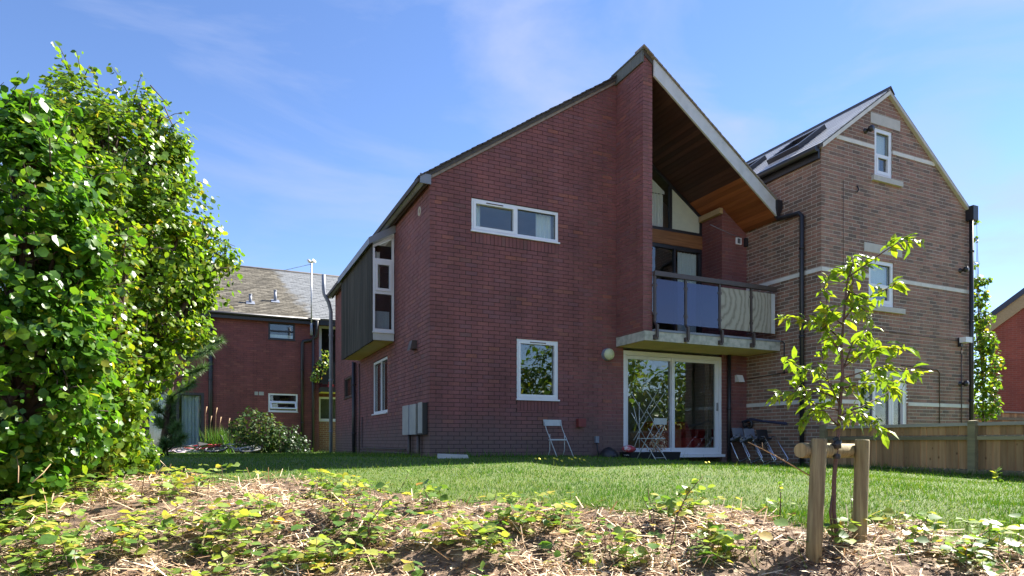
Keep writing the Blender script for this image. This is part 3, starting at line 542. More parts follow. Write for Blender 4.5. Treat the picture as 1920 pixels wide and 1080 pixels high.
curtain(fR, .9, 1.62, 5.07, 5.86, -.18, CURT, gw, .09, .025); k = MB(); k.poly([fR.p(.2, 5.86, -.16), fR.p(1.64, 5.86, -.16), fR.p(1.64, 5.92, -.16), fR.p(.2, 6.9, -.16)]); k.build('blind', CURT, gw)
curtain(fR, 1.95, 2.5, 2.5, 4.58, -.09, CURT, gw, .08, .02)
room(gw, fR, .01, RW-.01, 2.40, 4.62, 2.6, ROOM_D, -.065); k = MB(); k.poly([fR.p(0, 5.0, -.6), fR.p(RW, 5.0, -.6), fR.p(RW, 5.5, -.6), fR.p(0, 7.1, -.6)]); k.build('room_lining', ROOM, gw)
# balcony
k = MB(); k.box(3.92, 7.415, -.96, -.012, 2.195, 2.375); bal = k.build('balcony_slab', CONC, HM)
k = MB(); k.box(4.12, 6.71, -.005, YW, 2.20, 2.377); k.build('balcony_floor', CONC, bal)
k = MB(); k.poly([(3.94, -.945, 2.192), (7.40, -.945, 2.192), (7.40, -.015, 2.192), (3.94, -.015, 2.192)]); k.build('bounce_tinted_underside', BOUNCE_S, bal)  # sheet tinted ochre to imitate grass bounce under the slab
k = MB(); k.box(4.14, 7.41, -.975, -.90, 2.377, 2.42); k.build('edge_flashing', GREY_P, bal)
rl = MB(); rl.box(4.137, 7.30, -.985, -.915, 3.44, 3.53); rail = rl.build('handrail', BROWN_M, bal)
px_ = [4.165, 4.905, 5.765, 6.61]
for x in px_:
    k = MB(); k.box(x-.022, x+.022, -.965, -.925, 2.56, 3.44); k.prism([(x-.02, -.965, 2.50), (x-.02, -.925, 2.58), (x-.02, -1.03, 2.50), (x-.02, -1.045, 2.46)], [(x+.02, -.965, 2.50), (x+.02, -.925, 2.58), (x+.02, -1.03, 2.50), (x+.02, -1.045, 2.46)]); k.box(x-.024, x+.024, -1.045, -1.0, 2.25, 2.50); k.box(x-.055, x+.03, -1.02, -.962, 2.215, 2.30)
    k.build('baluster_post', BROWN_M, bal)
    for z in (2.72, 3.26):
        k = MB(); k.box(x-.05, x+.05, -.955, -.935, z-.025, z+.025); k.build('panel_clip', BROWN_M, bal)
for (a, b_, mt) in ((4.20, 4.87, GLASS_B), (4.94, 5.73, GLASS_B), (5.80, 6.575, PLY), (6.645, 7.17, PLY), (7.175, 7.28, BARGE)):
    k = MB(); k.box(a, b_, -.950, -.938, 2.55, 3.385); k.build('balcony_panel', mt, bal)
cb = MB(); cb.tube([(7.42, -1.0, 2.40), (7.425, -1.06, 2.34), (7.42, -1.06, 1.70)], .012, 6); cb.build('cable', BLACK_P, bal)
cb = MB(); cb.tube([(6.2, -.2, 4.93), (6.8, -.1, 4.86), (7.2, -.02, 4.84)], .006, 5); cb.build('cable', GREY_P, HM)
# pipes and fittings of the house
def pipe(name, root, pts, r, mt, clips=()):
    k = MB(); k.tube(pts, r, 12); p = k.build(name, mt, root)
    for c in clips: q = MB(); q.tube([(c[0], c[1], c[2]-.025), (c[0], c[1], c[2]+.025)], r*1.25, 12); q.build('pipe_clip', mt, p)
    return p
pipe('soil_pipe', HM, [(-.14, 9.72, -.4), (-.14, 9.72, 4.35), (-.22, 9.66, 4.62), (-.36, 9.6, 4.85), (-.38, 9.6, 5.02), (-.38, 9.6, 5.45)], .058, GREY_P, [(-.14, 9.72, z) for z in (.6, 2.2, 3.6)])
pipe('downpipe', HM, [(-.07, 6.45, -.4), (-.07, 6.45, 2.4)], .05, BLACK_P, [(-.07, 6.45, z) for z in (.5, 1.8)])
pipe('downpipe', HM, [(6.86, -.06, -.4), (6.86, -.06, 2.19)], .04, BLACK_P, [(6.86, -.06, 1.0)])
pipe('small_pipe', HM, [(-.03, 5.95, -.3), (-.03, 5.95, 2.3)], .015, BROWN_M); pipe('small_pipe', HM, [(-.03, 5.6, .9), (-.03, 5.6, .12), (-.03, 1.5, .12)], .014, BROWN_M, ())
pipe('small_pipe', HM, [(-.03, 5.75, .1), (-.03, 5.75, .04), (-.03, 1.2, .04)], .014, BROWN_M)
k = MB(); k.box(-.09, .0, .80, 1.0, 2.02, 2.18); k.prism([(-.09, .80, 2.02), (-.14, .80, 1.99), (-.09, .80, 2.18)], [(-.09, 1.0, 2.02), (-.14, 1.0, 1.99), (-.09, 1.0, 2.18)]); k.build('vent_cowl', BROWN_M, HM)
k = MB(); k.lathe((.0, .62, 4.55), (-1, 0, 0), [(-.01, .085), (.012, .085), (.014, .05), (-.01, .045)], 16); k.build('flue_ring', MO_L, HM)
k = MB(); k.box(7.10, 7.25, -.03, 0, 4.68, 4.83); vb = k.build('extractor_grille', WHITE, HM)
for i in range(2): q = MB(); q.box(7.135+i*.045, 7.165+i*.045, -.036, -.0305, 4.70, 4.81); q.build('slot', BLACK_P, vb)
k = MB(); k.box(7.34, 7.42, -.06, 0, 4.66, 4.84); k.build('junction_box', BLACK_P, HM)
k = MB(); k.prism([(7.08, -.0, 1.60), (7.08, -.13, 1.60), (7.08, -.06, 1.76), (7.08, 0, 1.76)], [(7.25, -.0, 1.60), (7.25, -.13, 1.60), (7.25, -.06, 1.76), (7.25, 0, 1.76)]); k.build('vent_hood', WHITE, HM)
wlamp = thing('wall_lamp', (3.70, -.02, 2.02), 'round bulkhead lamp with cream diffuser on the brick wall by the glass door', 'lamp')
k = MB(); k.lathe((3.70, -.0, 2.02), (0, -1, 0), [(-.01, .125), (.07, .125), (.09, .115)], 28); k.build('base', GREY_P, wlamp)
k = MB(); k.lathe((3.70, -.0, 2.02), (0, -1, 0), [(.072, .118), (.11, .112), (.14, .085), (.15, .0)], 28); k.build('diffuser', CREAM, wlamp)
mb1 = thing('meter_cabinet', (-.1, .95, -.1), 'grey double meter cabinet with open door on the shaded side wall', 'cabinet')
k = MB(); k.box(-.10, -.002, .12, 1.37, .40, .97); k.build('body', BLACK_P, mb1)
for (y0, y1, xo) in ((.96, 1.37, -.125), (.47, .86, -.125), (.12, .36, -.115)): k = MB(); k.box(xo, -.102, y0, y1, .405+.02*(y0 < .3), .965+.012*(y0 < .3)); k.build('door', METER, mb1)
k = MB(); k.box(-.118, -.102, .865, .955, .41, .96); k.build('filler_strip', GREY_P, mb1)
for y in (.5, 1.1): k = MB(); k.tube([(-.06, y, -.2), (-.06, y, .41)], .035, 8); k.build('conduit', BROWN_M, mb1)
k = MB(); k.box(2.99, 3.155, -.10, 0, .565, .725); tag(k.build('alarm_box', mat('faded_red', (.23, .045, .042), (.17, .035, .035), rough=.6, sc=9)), 'small faded red box on the wall beside the pale folded chair', 'box')
ob = thing('cable_outlet', (3.45, -.03, .3), 'small grey cable outlet low on the wall right of the red box', 'outlet')
k = MB(); k.box(3.41, 3.49, -.05, 0, .25, .38); k.build('box', GREY_P, ob); k = MB(); k.tube([(3.44, -.04, .26), (3.45, -.06, .1), (3.5, -.08, -.12)], .012, 6); k.build('cable', BLACK_P, ob)

# ------------------------------------------------------------------ the neighbour on the right
HR = thing('brick_house', (9.8, 2, 0), 'tall multi-coloured brick gable house with pale stone bands on the right', 'house'); HN = House(HR)
fG = Fr((XR, YR, 0), (1, 0, 0), (0, -1, 0)); fRS = Fr((XR, 0, 0), (0, -1, 0), (-1, 0, 0)); GW = 4.80
zgl = lambda u: 6.12+.745*u; zgr = lambda u: 7.59-.745*(u-1.973)
W3 = (1.57, 2.13, 5.80, 6.82); W2 = (1.39, 2.18, 3.10, 4.06); W1 = (1.08, 2.63, -.10, 1.54)
lint = [(1.44, 2.37, 6.88, 7.10), (1.245, 2.435, 4.20, 4.385), (.96, 2.63, 1.575, 1.76)]; sills = [(1.47, 2.40, 5.69, 5.797), (1.29, 2.47, 2.99, 3.097)]
bands = [(1.045, 1.12), (3.655, 3.735), (6.35, 6.43)]
def gu(z): return (max(0, (z-6.12)/.745), min(GW, 1.973+(7.59-z)/.745))
bo_g = []
for z0, z1 in bands:
    a, b_ = gu(z1) if z0 > 6 else (0, GW); segs = [(a, b_, z0, z1)]
    for o in (W1, W2, W3): segs = minus(segs, (o[0]-.01, o[1]+.01, o[2], o[3]))
    bo_g += [q for q in segs if q[3]-q[2] > .06]
HN.wall('gable_wall', fG, 0, GW, -.45, 7.55, B_RIGHT, MO_L, planes=[(-.745, 1, 6.10), (.745, 1, 7.57+.745*1.973)], openings=[W1, W2, W3], soldiers=(), rec=.004, jt=.0068)
SIDE = 1.967
HN.wall('side_wall', fRS, -6, SIDE, -.45, 6.12, B_RIGHT, MO_L, rec=.004, shift=.05, jt=.0068)
HN.finish()
def stone(fr, q, name='stone_block', step=.9):
    n_ = max(1, round((q[1]-q[0])/step)); st_ = (q[1]-q[0])/n_
    for i in range(n_): k = MB(); fr.box(k, q[0]+i*st_+.003, q[0]+(i+1)*st_-.003, q[2], q[3], -.05, .012); k.build(name, BAND, HR)
for q in bo_g: stone(fG, q)
for z0, z1 in bands[:2]: stone(fRS, (-.0, SIDE, z0, z1))
for q in lint: k = MB(); fG.box(k, *q, -.05, .010); k.build('lintel', STONE, HR)
for q in sills: k = MB(); fG.box(k, *q, -.08, .06); k.build('sill', STONE, HR)
for q, cu_ in ((W3, 1), (W2, 1)):
    mid = (q[2]+q[3])/2-.05; w = window(HR, fG, *q, bars=[mid], sill=0, fw=.08, d=-.02, deep=.8, rm=ROOM)
    k = MB(); a = q[0]+.08; e = q[1]-.08; fG.box(k, a, a+.05, q[2]+.07, mid-.01, -.06, -.012); fG.box(k, e-.05, e, q[2]+.07, mid-.01, -.06, -.012); fG.box(k, a+.05, e-.05, q[2]+.07, q[2]+.14, -.06, -.012); k.build('sash', WHITE, w)
    curtain(fG, a+.02, a+.26, q[2]+.1, q[3]-.1, -.15, CURT, w); k = MB(); fG.box(k, a, e, mid+.02, q[3]-.08, -.125, -.12); k.build('blind', CURT, w)
w = window(HR, fG, *W1, muls=[1.60, 2.11], sill=0, fw=.09, d=-.03, deep=1.0, rm=ROOM_D, casements=[(2.145, 2.545, -.05, 1.45)], glass=GLASS)
# roof with slates laid course by course, rooflights
rr_ = MB(); YE = 8.0; xe = XR-.10; ze = 6.12-.745*.1; xa_ = XR+1.973; za = 7.59; xz = XR+GW+.1; zz = zgr(GW+.1)
rr_.prism([(xe, YR-.06, ze), (xa_, YR-.06, za), (xz, YR-.06, zz), (xz, YR-.06, zz+.07), (xa_, YR-.06, za+.08), (xe, YR-.06, ze+.07)], [(xe, YE, ze), (xa_, YE, za), (xz, YE, zz), (xz, YE, zz+.07), (xa_, YE, za+.08), (xe, YE, ze+.07)])
roofR = rr_.build('roof', DARKTILE, HR)
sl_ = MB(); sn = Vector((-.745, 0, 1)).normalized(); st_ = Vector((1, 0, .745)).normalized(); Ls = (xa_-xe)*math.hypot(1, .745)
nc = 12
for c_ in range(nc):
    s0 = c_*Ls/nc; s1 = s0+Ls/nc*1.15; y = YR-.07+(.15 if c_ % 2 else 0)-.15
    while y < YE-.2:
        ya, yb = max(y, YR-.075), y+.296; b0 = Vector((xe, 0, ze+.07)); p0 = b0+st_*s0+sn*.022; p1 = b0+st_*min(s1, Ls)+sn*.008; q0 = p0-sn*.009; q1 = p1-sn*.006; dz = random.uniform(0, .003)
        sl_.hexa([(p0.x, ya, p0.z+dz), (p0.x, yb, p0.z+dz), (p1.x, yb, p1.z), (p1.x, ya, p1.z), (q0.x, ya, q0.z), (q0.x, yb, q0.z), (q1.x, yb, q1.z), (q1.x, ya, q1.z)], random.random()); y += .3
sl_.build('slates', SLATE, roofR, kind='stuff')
k = MB(); k.prism([(xa_-.13, YR-.08, za-.02), (xa_, YR-.08, za+.10), (xa_+.13, YR-.08, za-.02), (xa_, YR-.08, za+.14)][::-1], [(xa_-.13, YE, za-.02), (xa_, YE, za+.10), (xa_+.13, YE, za-.02), (xa_, YE, za+.14)][::-1]); k.build('ridge_tiles', DARKTILE, roofR)
for s_ in (-1, 1):
    k = MB(); ue = -.03 if s_ < 0 else GW+.03; zf = (zgl if s_ < 0 else zgr); ua, ub = ue, 1.973
    zh = .052 if s_ < 0 else .045; k.prism([fG.p(ua, zf(ua)-.035, .068), fG.p(ub, zf(ub)-.035, .068), fG.p(ub, zf(ub)+zh, .068), fG.p(ua, zf(ua)+zh, .068)], [fG.p(ua, zf(ua)-.035, -.03), fG.p(ub, zf(ub)-.035, -.03), fG.p(ub, zf(ub)-.004, -.03), fG.p(ua, zf(ua)-.004, -.03)]); k.build('verge_undercloak', BAND if s_ < 0 else STONE, roofR)
def on_roof(x, y):
    r_ = ray(x, y); t_ = (ze+.09+.745*(CAM[0]-xe)-CAM[2])/(r_[2]-.745*r_[0]); return CAM+r_*t_
for (ya, s0, ln, wd) in ((-1.2, .5, 1.0, .85), (.45, .5, 1.0, .85)):
    k = MB(); b0 = Vector((xe, 0, ze+.07)); F_ = lambda s, y, h: tuple(b0+st_*s+sn*h+Vector((0, y, 0)))
    def rbox(s0, s1, y0, y1, h0, h1): k.hexa([F_(s0, y0, h1), F_(s0, y1, h1), F_(s1, y1, h1), F_(s1, y0, h1), F_(s0, y0, h0), F_(s0, y1, h0), F_(s1, y1, h0), F_(s1, y0, h0)])
    rbox(s0, s0+.09, ya, ya+wd, 0, .12); rbox(s0+ln-.09, s0+ln, ya, ya+wd, 0, .12); rbox(s0+.09, s0+ln-.09, ya, ya+.09, 0, .12); rbox(s0+.09, s0+ln-.09, ya+wd-.09, ya+wd, 0, .12)
    rf = k.build('rooflight', BLACK_P, roofR); k = MB(); rbox(s0+.09, s0+ln-.09, ya+.09, ya+wd-.09, .06, .07); k.build('pane', GLASS, rf)
k = MB(); k.tube([(xe-.05, YR-.02, ze+.0), (xe-.05, YE, ze+.0)], .062, 10); k.build('gutter', BLACK_P, roofR); k = MB(); k.box(XR-.06, XR-.012, YR+.02, YE, ze-.17, ze+.02); k.build('fascia_board', BLACK_P, roofR)
# hopper and pipe on the side wall, pipe at the far corner
k = MB(); k.box(XR-.16, XR-.01, -1.02, -.84, 5.20, 5.36); k.prism([(XR-.16, -1.02, 5.2), (XR-.01, -1.02, 5.2), (XR-.01, -.84, 5.2), (XR-.16, -.84, 5.2)], [(XR-.12, -.98, 5.02), (XR-.05, -.98, 5.02), (XR-.05, -.9, 5.02), (XR-.12, -.9, 5.02)]); hp = k.build('rain_hopper', BLACK_P, HR)
pipe('downpipe', HR, [(XR-.08, -.94, 5.04), (XR-.08, -.97, 4.98), (XR-.08, -1.5, 4.93), (XR-.08, -1.57, 4.85), (XR-.08, -1.57, -.45)], .045, BLACK_P, [(XR-.08, -1.57, z) for z in (.6, 2.4, 4.2)])
pipe('downpipe', HR, [fG.p(4.74, 5.45, .08), fG.p(4.74, -.45, .08)], .045, BLACK_P, [fG.p(4.74, z, .08) for z in (1.2, 3, 4.6)])
k = MB(); fG.box(k, 4.66, 4.84, 5.30, 5.62, .0, .17); k.build('rain_hopper', BLACK_P, HR)
for (u, z) in ((1.28, 6.67), (4.45, 4.15), (4.45, 1.585)):
    k = MB(); k.lathe(fG.p(u, z, 0), tuple(fG.N), [(-.01, .055), (.02, .055), (.025, .035), (.10, .035), (.11, .065), (.17, .06), (.175, 0)], 16); k.build('flue_terminal', BLACK_P, HR)
fl = thing('security_light', fG.p(4.45, 2.55, .1), 'white security floodlight high on the gable by the far downpipe', 'light'); k = MB(); fG.box(k, 4.33, 4.57, 2.50, 2.62, .06, .2); k.build('lamp_head', WHITE, fl); k = MB(); fG.box(k, 4.37, 4.45, 2.42, 2.62, .0, .07); k.build('bracket', BLACK_P, fl)
for pts, r_ in (([fG.p(1.5, 2.60, .010), fG.p(4.35, 2.55, .010)], .005), ([fG.p(2.4, 1.90, .012), fG.p(3.62, 1.86, .012), fG.p(3.70, 1.80, .012), fG.p(3.70, -.1, .012)], .010), ([fG.p(.62, 5.55, .01), fG.p(.62, 3.76, .01)], .004), ([fG.p(4.48, 2.4, .02), fG.p(4.48, -.1, .02)], .012), ([(XR-.012, -.9, 1.72), (XR-.012, -.05, 1.68)], .011), ([(XR-.012, -1.95, 1.76), (XR-.012, -.9, 1.72)], .011)):
    k = MB(); k.tube(pts, r_, 6); k.build('cable', BROWN_M, HR)
k = MB(); k.tube([fG.p(1.02, 5.5, .01), fG.p(1.05, 5.42, .03), fG.p(1.0, 5.36, .02)], .014, 6); k.build('cable', BLACK_P, HR)

# ------------------------------------------------------------------ wing behind on the left
HL = thing('brick_house', (-3, 15, 0), 'low dark red brick wing with lichened tile roof behind the hedge', 'house'); YL = 14.6
fW = Fr((-9, YL, 0), (1, 0, 0), (0, -1, 0)); o9 = 9.0
LU = (-1.625+o9, -.68+o9, 4.10, 4.735); LL = (-1.625+o9, -.583+o9, 1.40, 2.08); LD = (-5.6+o9, -3.78+o9, -.20, 2.03); LT = (-5.2+o9, -4.02+o9, 3.5, 4.35)
HB = House(HL, 0); HB.wall('front_wall', fW, 0, 9.2, -.5, 4.95, B_LEFT, MO_K, openings=[LU, LL, LD, LT], rec=.004); HB.finish()
w = window(HL, fW, *LU, mt=BLACK_P, bars=[4.42], sill=.02, deep=.6); k = MB(); fW.box(k, LU[0]+.06, LU[1]-.06, 4.15, 4.30, -.14, -.13); k.build('curtain', CURT, w)
w = window(HL, fW, *LL, bars=[1.78], sill=.02, deep=.8)
k = MB(); sash0 = [fW.p(LL[0]+.07, 1.78, .0), fW.p(LL[1]-.07, 1.78, .0)]
hx = lambda u0, u1, s0, s1: k.hexa([fW.p(u0, 1.78-s0*.27, s0*.24+.03), fW.p(u1, 1.78-s0*.27, s0*.24+.03), fW.p(u1, 1.78-s1*.27, s1*.24+.03), fW.p(u0, 1.78-s1*.27, s1*.24+.03), fW.p(u0, 1.78-s0*.27-.02, s0*.24), fW.p(u1, 1.78-s0*.27-.02, s0*.24), fW.p(u1, 1.78-s1*.27-.02, s1*.24), fW.p(u0, 1.78-s1*.27-.02, s1*.24)])
hx(LL[0]+.05, LL[1]-.05, 0, .2); hx(LL[0]+.05, LL[1]-.05, .85, 1.0); hx(LL[0]+.05, LL[0]+.11, .2, .85); hx(LL[1]-.11, LL[1]-.05, .2, .85); k.build('open_sash', WHITE, w)
w = window(HL, fW, *LD, muls=[-4.62+o9], mt=BLACK_P, fw=.09, sill=0, deep=1.0, name='glazed_door'); curtain(fW, -4.50+o9, -3.90+o9, -.15, 1.93, -.2, CURT_G, w, .12, .03); curtain(fW, -5.5+o9, -5.05+o9, -.15, 1.93, -.2, CURT_G, w, .12, .03)
window(HL, fW, *LT, mt=GREY_P, sill=.02, deep=.5)
# recessed bay at the right end with balcony
fW2 = Fr((.2, YL+.35, 0), (1, 0, 0), (0, -1, 0)); H2 = House(HL, 0)
H2.wall('recess_wall', fW2, 0, 2.2, -.5, 4.95, B_LEFT, MO_K, openings=[(.05, 1.0, 3.0, 4.80), (.03, 1.0, 1.10, 2.03), (0, 2.2, -.5, 1.07)], rec=.004)
H2.wall('recess_plinth', fW2, 0, 2.2, -.5, 1.07, B_TAN, MO_L, rec=.004); H2.wall('recess_return', Fr((.2, YL, 0), (0, 1, 0), (1, 0, 0)), 0, .35, -.5, 4.95, B_LEFT, MO_K); H2.finish()
window(HL, fW2, .05, 1.0, 3.0, 4.80, sill=0, deep=.5, fw=.10); w = window(HL, fW2, .03, 1.0, 1.10, 2.03, sill=.03, deep=.6, fw=.08); k = MB(); fW2.box(k, .11, .92, 1.2, 1.95, -.16, -.15); k.build('blind', mat('olive_blind', (.22, .20, .16), rough=.9), w)
k = MB(); k.box(.19, 2.2, YL-.55, YL+.34, 2.16, 2.34); bl = k.build('balcony_slab', ROOM_D, HL); k = MB(); k.poly([(.2, YL-.54, 2.157), (2.2, YL-.54, 2.157), (2.2, YL+.33, 2.157), (.2, YL+.33, 2.157)]); k.build('bounce_tinted_underside', BOUNCE_S, bl)  # underside sheet: its warm lit tone is in the colour
k = MB(); k.box(.20, .24, YL-.53, YL+.3, 2.5, 3.30); k.build('side_panel', BLACK_P, bl); k = MB(); k.box(.25, 2.2, YL-.53, YL-.49, 2.45, 3.30); k.build('front_panel', BLACK_P, bl)
# roof
slp = .63; rl_ = MB(); ye0 = YL-.22; zE = 4.90; yR = YL+4.16; zR = zE+slp*(yR-ye0)
rl_.prism([(-9.3, ye0, zE), (-9.3, yR, zR), (-9.3, yR, zR+.05), (-9.3, ye0, zE+.06)], [(3.2, ye0, zE), (3.2, yR, zR), (3.2, yR, zR+.05), (3.2, ye0, zE+.06)]); rl_.prism([(-9.3, yR, zR), (-9.3, yR+4, zR-2.5), (-9.3, yR+4, zR-2.4), (-9.3, yR, zR+.05)], [(3.2, yR, zR), (3.2, yR+4, zR-2.5), (3.2, yR+4, zR-2.4), (3.2, yR, zR+.05)])
roofL = rl_.build('roof', DARKTILE, HL)
tl = MB(); up = Vector((0, 1, slp)).normalized(); nn = Vector((0, -slp, 1)).normalized(); Lr = (yR-ye0)*math.hypot(1, slp); nc = 34
for c_ in range(nc):
    s0 = c_*Lr/nc-.02; s1 = s0+Lr/nc*1.2; x = -6.4+(.125 if c_ % 2 else 0)
    while x < 2.6:
        b0 = Vector((0, ye0, zE+.06)); h = random.uniform(.014, .026); p0 = b0+up*s0+nn*h; p1 = b0+up*s1+nn*.006; q0 = b0+up*s0+nn*.0
        xb = x+.245+random.uniform(-.004, .002); tl.hexa([(x, p0.y, p0.z), (xb, p0.y, p0.z), (xb, p1.y, p1.z), (x, p1.y, p1.z), (x, q0.y, q0.z), (xb, q0.y, q0.z), (xb, p1.y, p1.z-.004), (x, p1.y, p1.z-.004)], random.random(), back=False); x += .25
tl.build('roof_tiles', TILE, roofL, kind='stuff')
k = MB(); k.tube([(-9.3, yR, zR+.05), (3.2, yR, zR+.05)], .075, 8); k.build('ridge_tiles', DARKTILE, roofL); k = MB(); k.tube([(-9.2, ye0-.05, zE+.0), (.2, ye0-.05, zE)], .055, 8); k.build('gutter', BLACK_P, roofL); k = MB(); k.box(-9.2, 2.4, ye0+.02, ye0+.05, zE-.17, zE+.03); k.build('fascia_board', BLACK_P, roofL)
for (vx, vy, hh) in ((-2.21, 15.25, .30), (-1.30, 15.58, .40)):
    zb = zE+.06+slp*(vy-ye0); k = MB(); k.tube([(vx, vy, zb-.05), (vx, vy, zb+hh)], .055, 12); v_ = k.build('vent_pipe', GREY_P, roofL); k = MB(); k.tube([(vx, vy, zb+hh), (vx, vy, zb+hh+.04)], .065, 12); k.build('vent_cap', GREY_P, v_)
    k = MB(); k.poly([tuple(Vector((vx-.16, vy-.14, zb-slp*.14))+nn*.035), tuple(Vector((vx+.16, vy-.14, zb-slp*.14))+nn*.035), tuple(Vector((vx+.14, vy+.1, zb+slp*.1))+nn*.035), tuple(Vector((vx-.14, vy+.1, zb+slp*.1))+nn*.035)]); k.build('flashing', GREY_P, v_)
pipe('downpipe', HL, [(-3.57, YL-.08, -.4), (-3.57, YL-.08, 4.9)], .07, BLACK_P, [(-3.57, YL-.08, 2.5)])
pipe('downpipe', HL, [(.08, YL-.35, 4.86), (.08, YL-.1, 4.30), (-.1, YL-.08, 4.15), (-.40, YL-.08, 4.08), (-.43, YL-.08, 4.0), (-.43, YL-.08, -.4)], .055, BLACK_P, [(-.43, YL-.08, z) for z in (1, 3)])
pipe('downpipe', HL, [(-.03, YL-.08, -.4), (-.03, YL-.08, 4.8)], .05, BLACK_P)
for (a, b_) in ((-2.1, -1.98), (-1.95, -1.78)): k = MB(); fW.box(k, a+o9, b_+o9, 2.0, 2.13, -.01, .006); k.build('mortar_patch', METER, HL)
ae = thing('tv_aerial', (-.12, YL-.3, 4.4), 'tall thin aerial mast with white head at the eaves of the left wing', 'aerial')
k = MB(); k.tube([(-.12, YL-.32, 4.35), (-.12, YL-.32, 7.05)], .028, 8); k.build('mast', GALV, ae)
for a in (0, 1, 2, 3): k = MB(); k.tube([(-.12, YL-.32, 7.05), (-.12+.16*math.cos(a*1.57+.4), YL-.32+.16*math.sin(a*1.57+.4), 7.10)], [.03, .055], 8); k.build('element', WHITE, ae)
k = MB(); k.tube([(-.12, YL-.32, 6.98), (-1.1, YL-.1, 6.68)], .01, 6); k.build('boom', GALV, ae); k = MB(); k.tube([(-.12, YL-.30, 4.30), (-.12, YL-.30, 4.75)], .05, 8); k.build('bracket', GREY_P, ae)

# ------------------------------------------------------------------ red house far right
HX = thing('brick_house', (24, 4, 0), 'bright red brick house with cream bargeboard at the far right edge', 'house'); YX = 3.2; xo = at(1856, 700, 24); fX = Fr((xo[0], xo[1], 0), (.479, -.878, 0), (-.878, -.479, 0)); HQ = House(HX, 0)
HQ.wall('front_wall', fX, 0, 4.0, -.5, 8.2, B_RED, mortar_mat('mortar_red', (.36, .20, .15), (.42, .26, .2)), planes=[(-.80, 1, 4.45)], rec=.003); HQ.finish()
k = MB(); k.prism([fX.p(-.35, 4.06, .12), fX.p(4, 7.54, .12), fX.p(4, 8.04, .12), fX.p(-.35, 4.56, .12)], [fX.p(-.35, 4.06, -.1), fX.p(4, 7.54, -.1), fX.p(4, 8.04, -.1), fX.p(-.35, 4.56, -.1)]); rx = k.build('bargeboard', PALE_T, HX)
k = MB(); k.prism([fX.p(-.45, 4.47, .18), fX.p(4, 8.03, .18), fX.p(4, 8.25, .18), fX.p(-.45, 4.69, .18)], [fX.p(-.45, 4.47, -6), fX.p(4, 8.03, -6), fX.p(4, 8.25, -6), fX.p(-.45, 4.69, -6)]); k.build('roof', mat('blue_slate', (.05, .06, .10), rough=.5), HX)
k = MB(); fX.box(k, 0, .05, -.5, 4.0, -6, -.03); k.build('side_wall', B_RED, HX)
k = MB(); k.lathe(fX.p(.28, 3.15, 0), tuple(fX.N), [(0, .12), (.15, .16), (.25, .1), (.26, 0)], 14); tag(k.build('wall_lamp', CREAM), 'cream wall lantern on the far right red house', 'lamp')

# ------------------------------------------------------------------ fences
FN = thing('timber_fence', (XR, -4, -.25), 'low brown close-board fence with bright capping rail right of the sapling', 'fence'); y = YR-.03; fb = 0
while y > -7.2:
    wd = random.uniform(.092, .104); k = MB(); off = random.uniform(0, .006)
    k.hexa([(XR+.004+off, y, -.27), (XR+.004+off, y-wd, -.27), (XR+.004+off, y-wd, .52), (XR+.004+off, y, .52), (XR+.022, y, -.27), (XR+.022, y-wd, -.27), (XR+.022, y-wd, .52), (XR+.022, y, .52)]); k.build('board', FENCE, FN); y -= wd+.004
for (z0, z1, d0) in ((.30, .375, .055), (-.24, -.165, .055)):
    for (ya, yb) in ((YR-.12, -4.74), (-4.86, -7.2)): k = MB(); k.prism([(XR-d0, ya, z0), (XR+.003, ya, z0), (XR+.003, ya, z1), (XR-d0, ya, z1-.02)], [(XR-d0, yb, z0), (XR+.003, yb, z0), (XR+.003, yb, z1), (XR-d0, yb, z1-.02)]); k.build('rail', RAIL, FN)
for (ya, yb) in ((YR-.02, -4.735), (-4.865, -7.2)): k = MB(); k.box(XR-.045, XR+.06, yb, ya, .522, .575); k.build('capping', CAPW, FN)
k = MB(); k.box(XR-.005, XR+.03, -7.2, YR-.02, -.5, -.275); k.build('gravel_board', RAIL, FN)
for yc in (-2.06, -4.80): k = MB(); k.prism([(XR-.10, yc-.055, -.5), (XR+.0, yc-.055, -.5), (XR+.0, yc+.055, -.5), (XR-.10, yc+.055, -.5)], [(XR-.10, yc-.055, .60), (XR+.0, yc-.055, .61), (XR+.0, yc+.055, .61), (XR-.10, yc+.055, .60)]); k.build('post', RAIL, FN)
F2 = thing('timber_fence', (15, .2, 0), 'plain orange-brown fence behind the low fence beside the red house', 'fence'); x = 12.6
while x < 20: k = MB(); k.box(x, x+.12, .2, .222, -.4, 1.12+random.uniform(-.004, .004)); k.build('board', FENCE, F2); x += .125
for z in (.35, .95): k = MB(); k.box(12.6, 20, .15, .198, z-.04, z+.04); k.build('rail', RAIL, F2)
k = MB(); k.box(12.6, 20, .14, .26, 1.13, 1.17); k.build('capping', CAPW, F2)

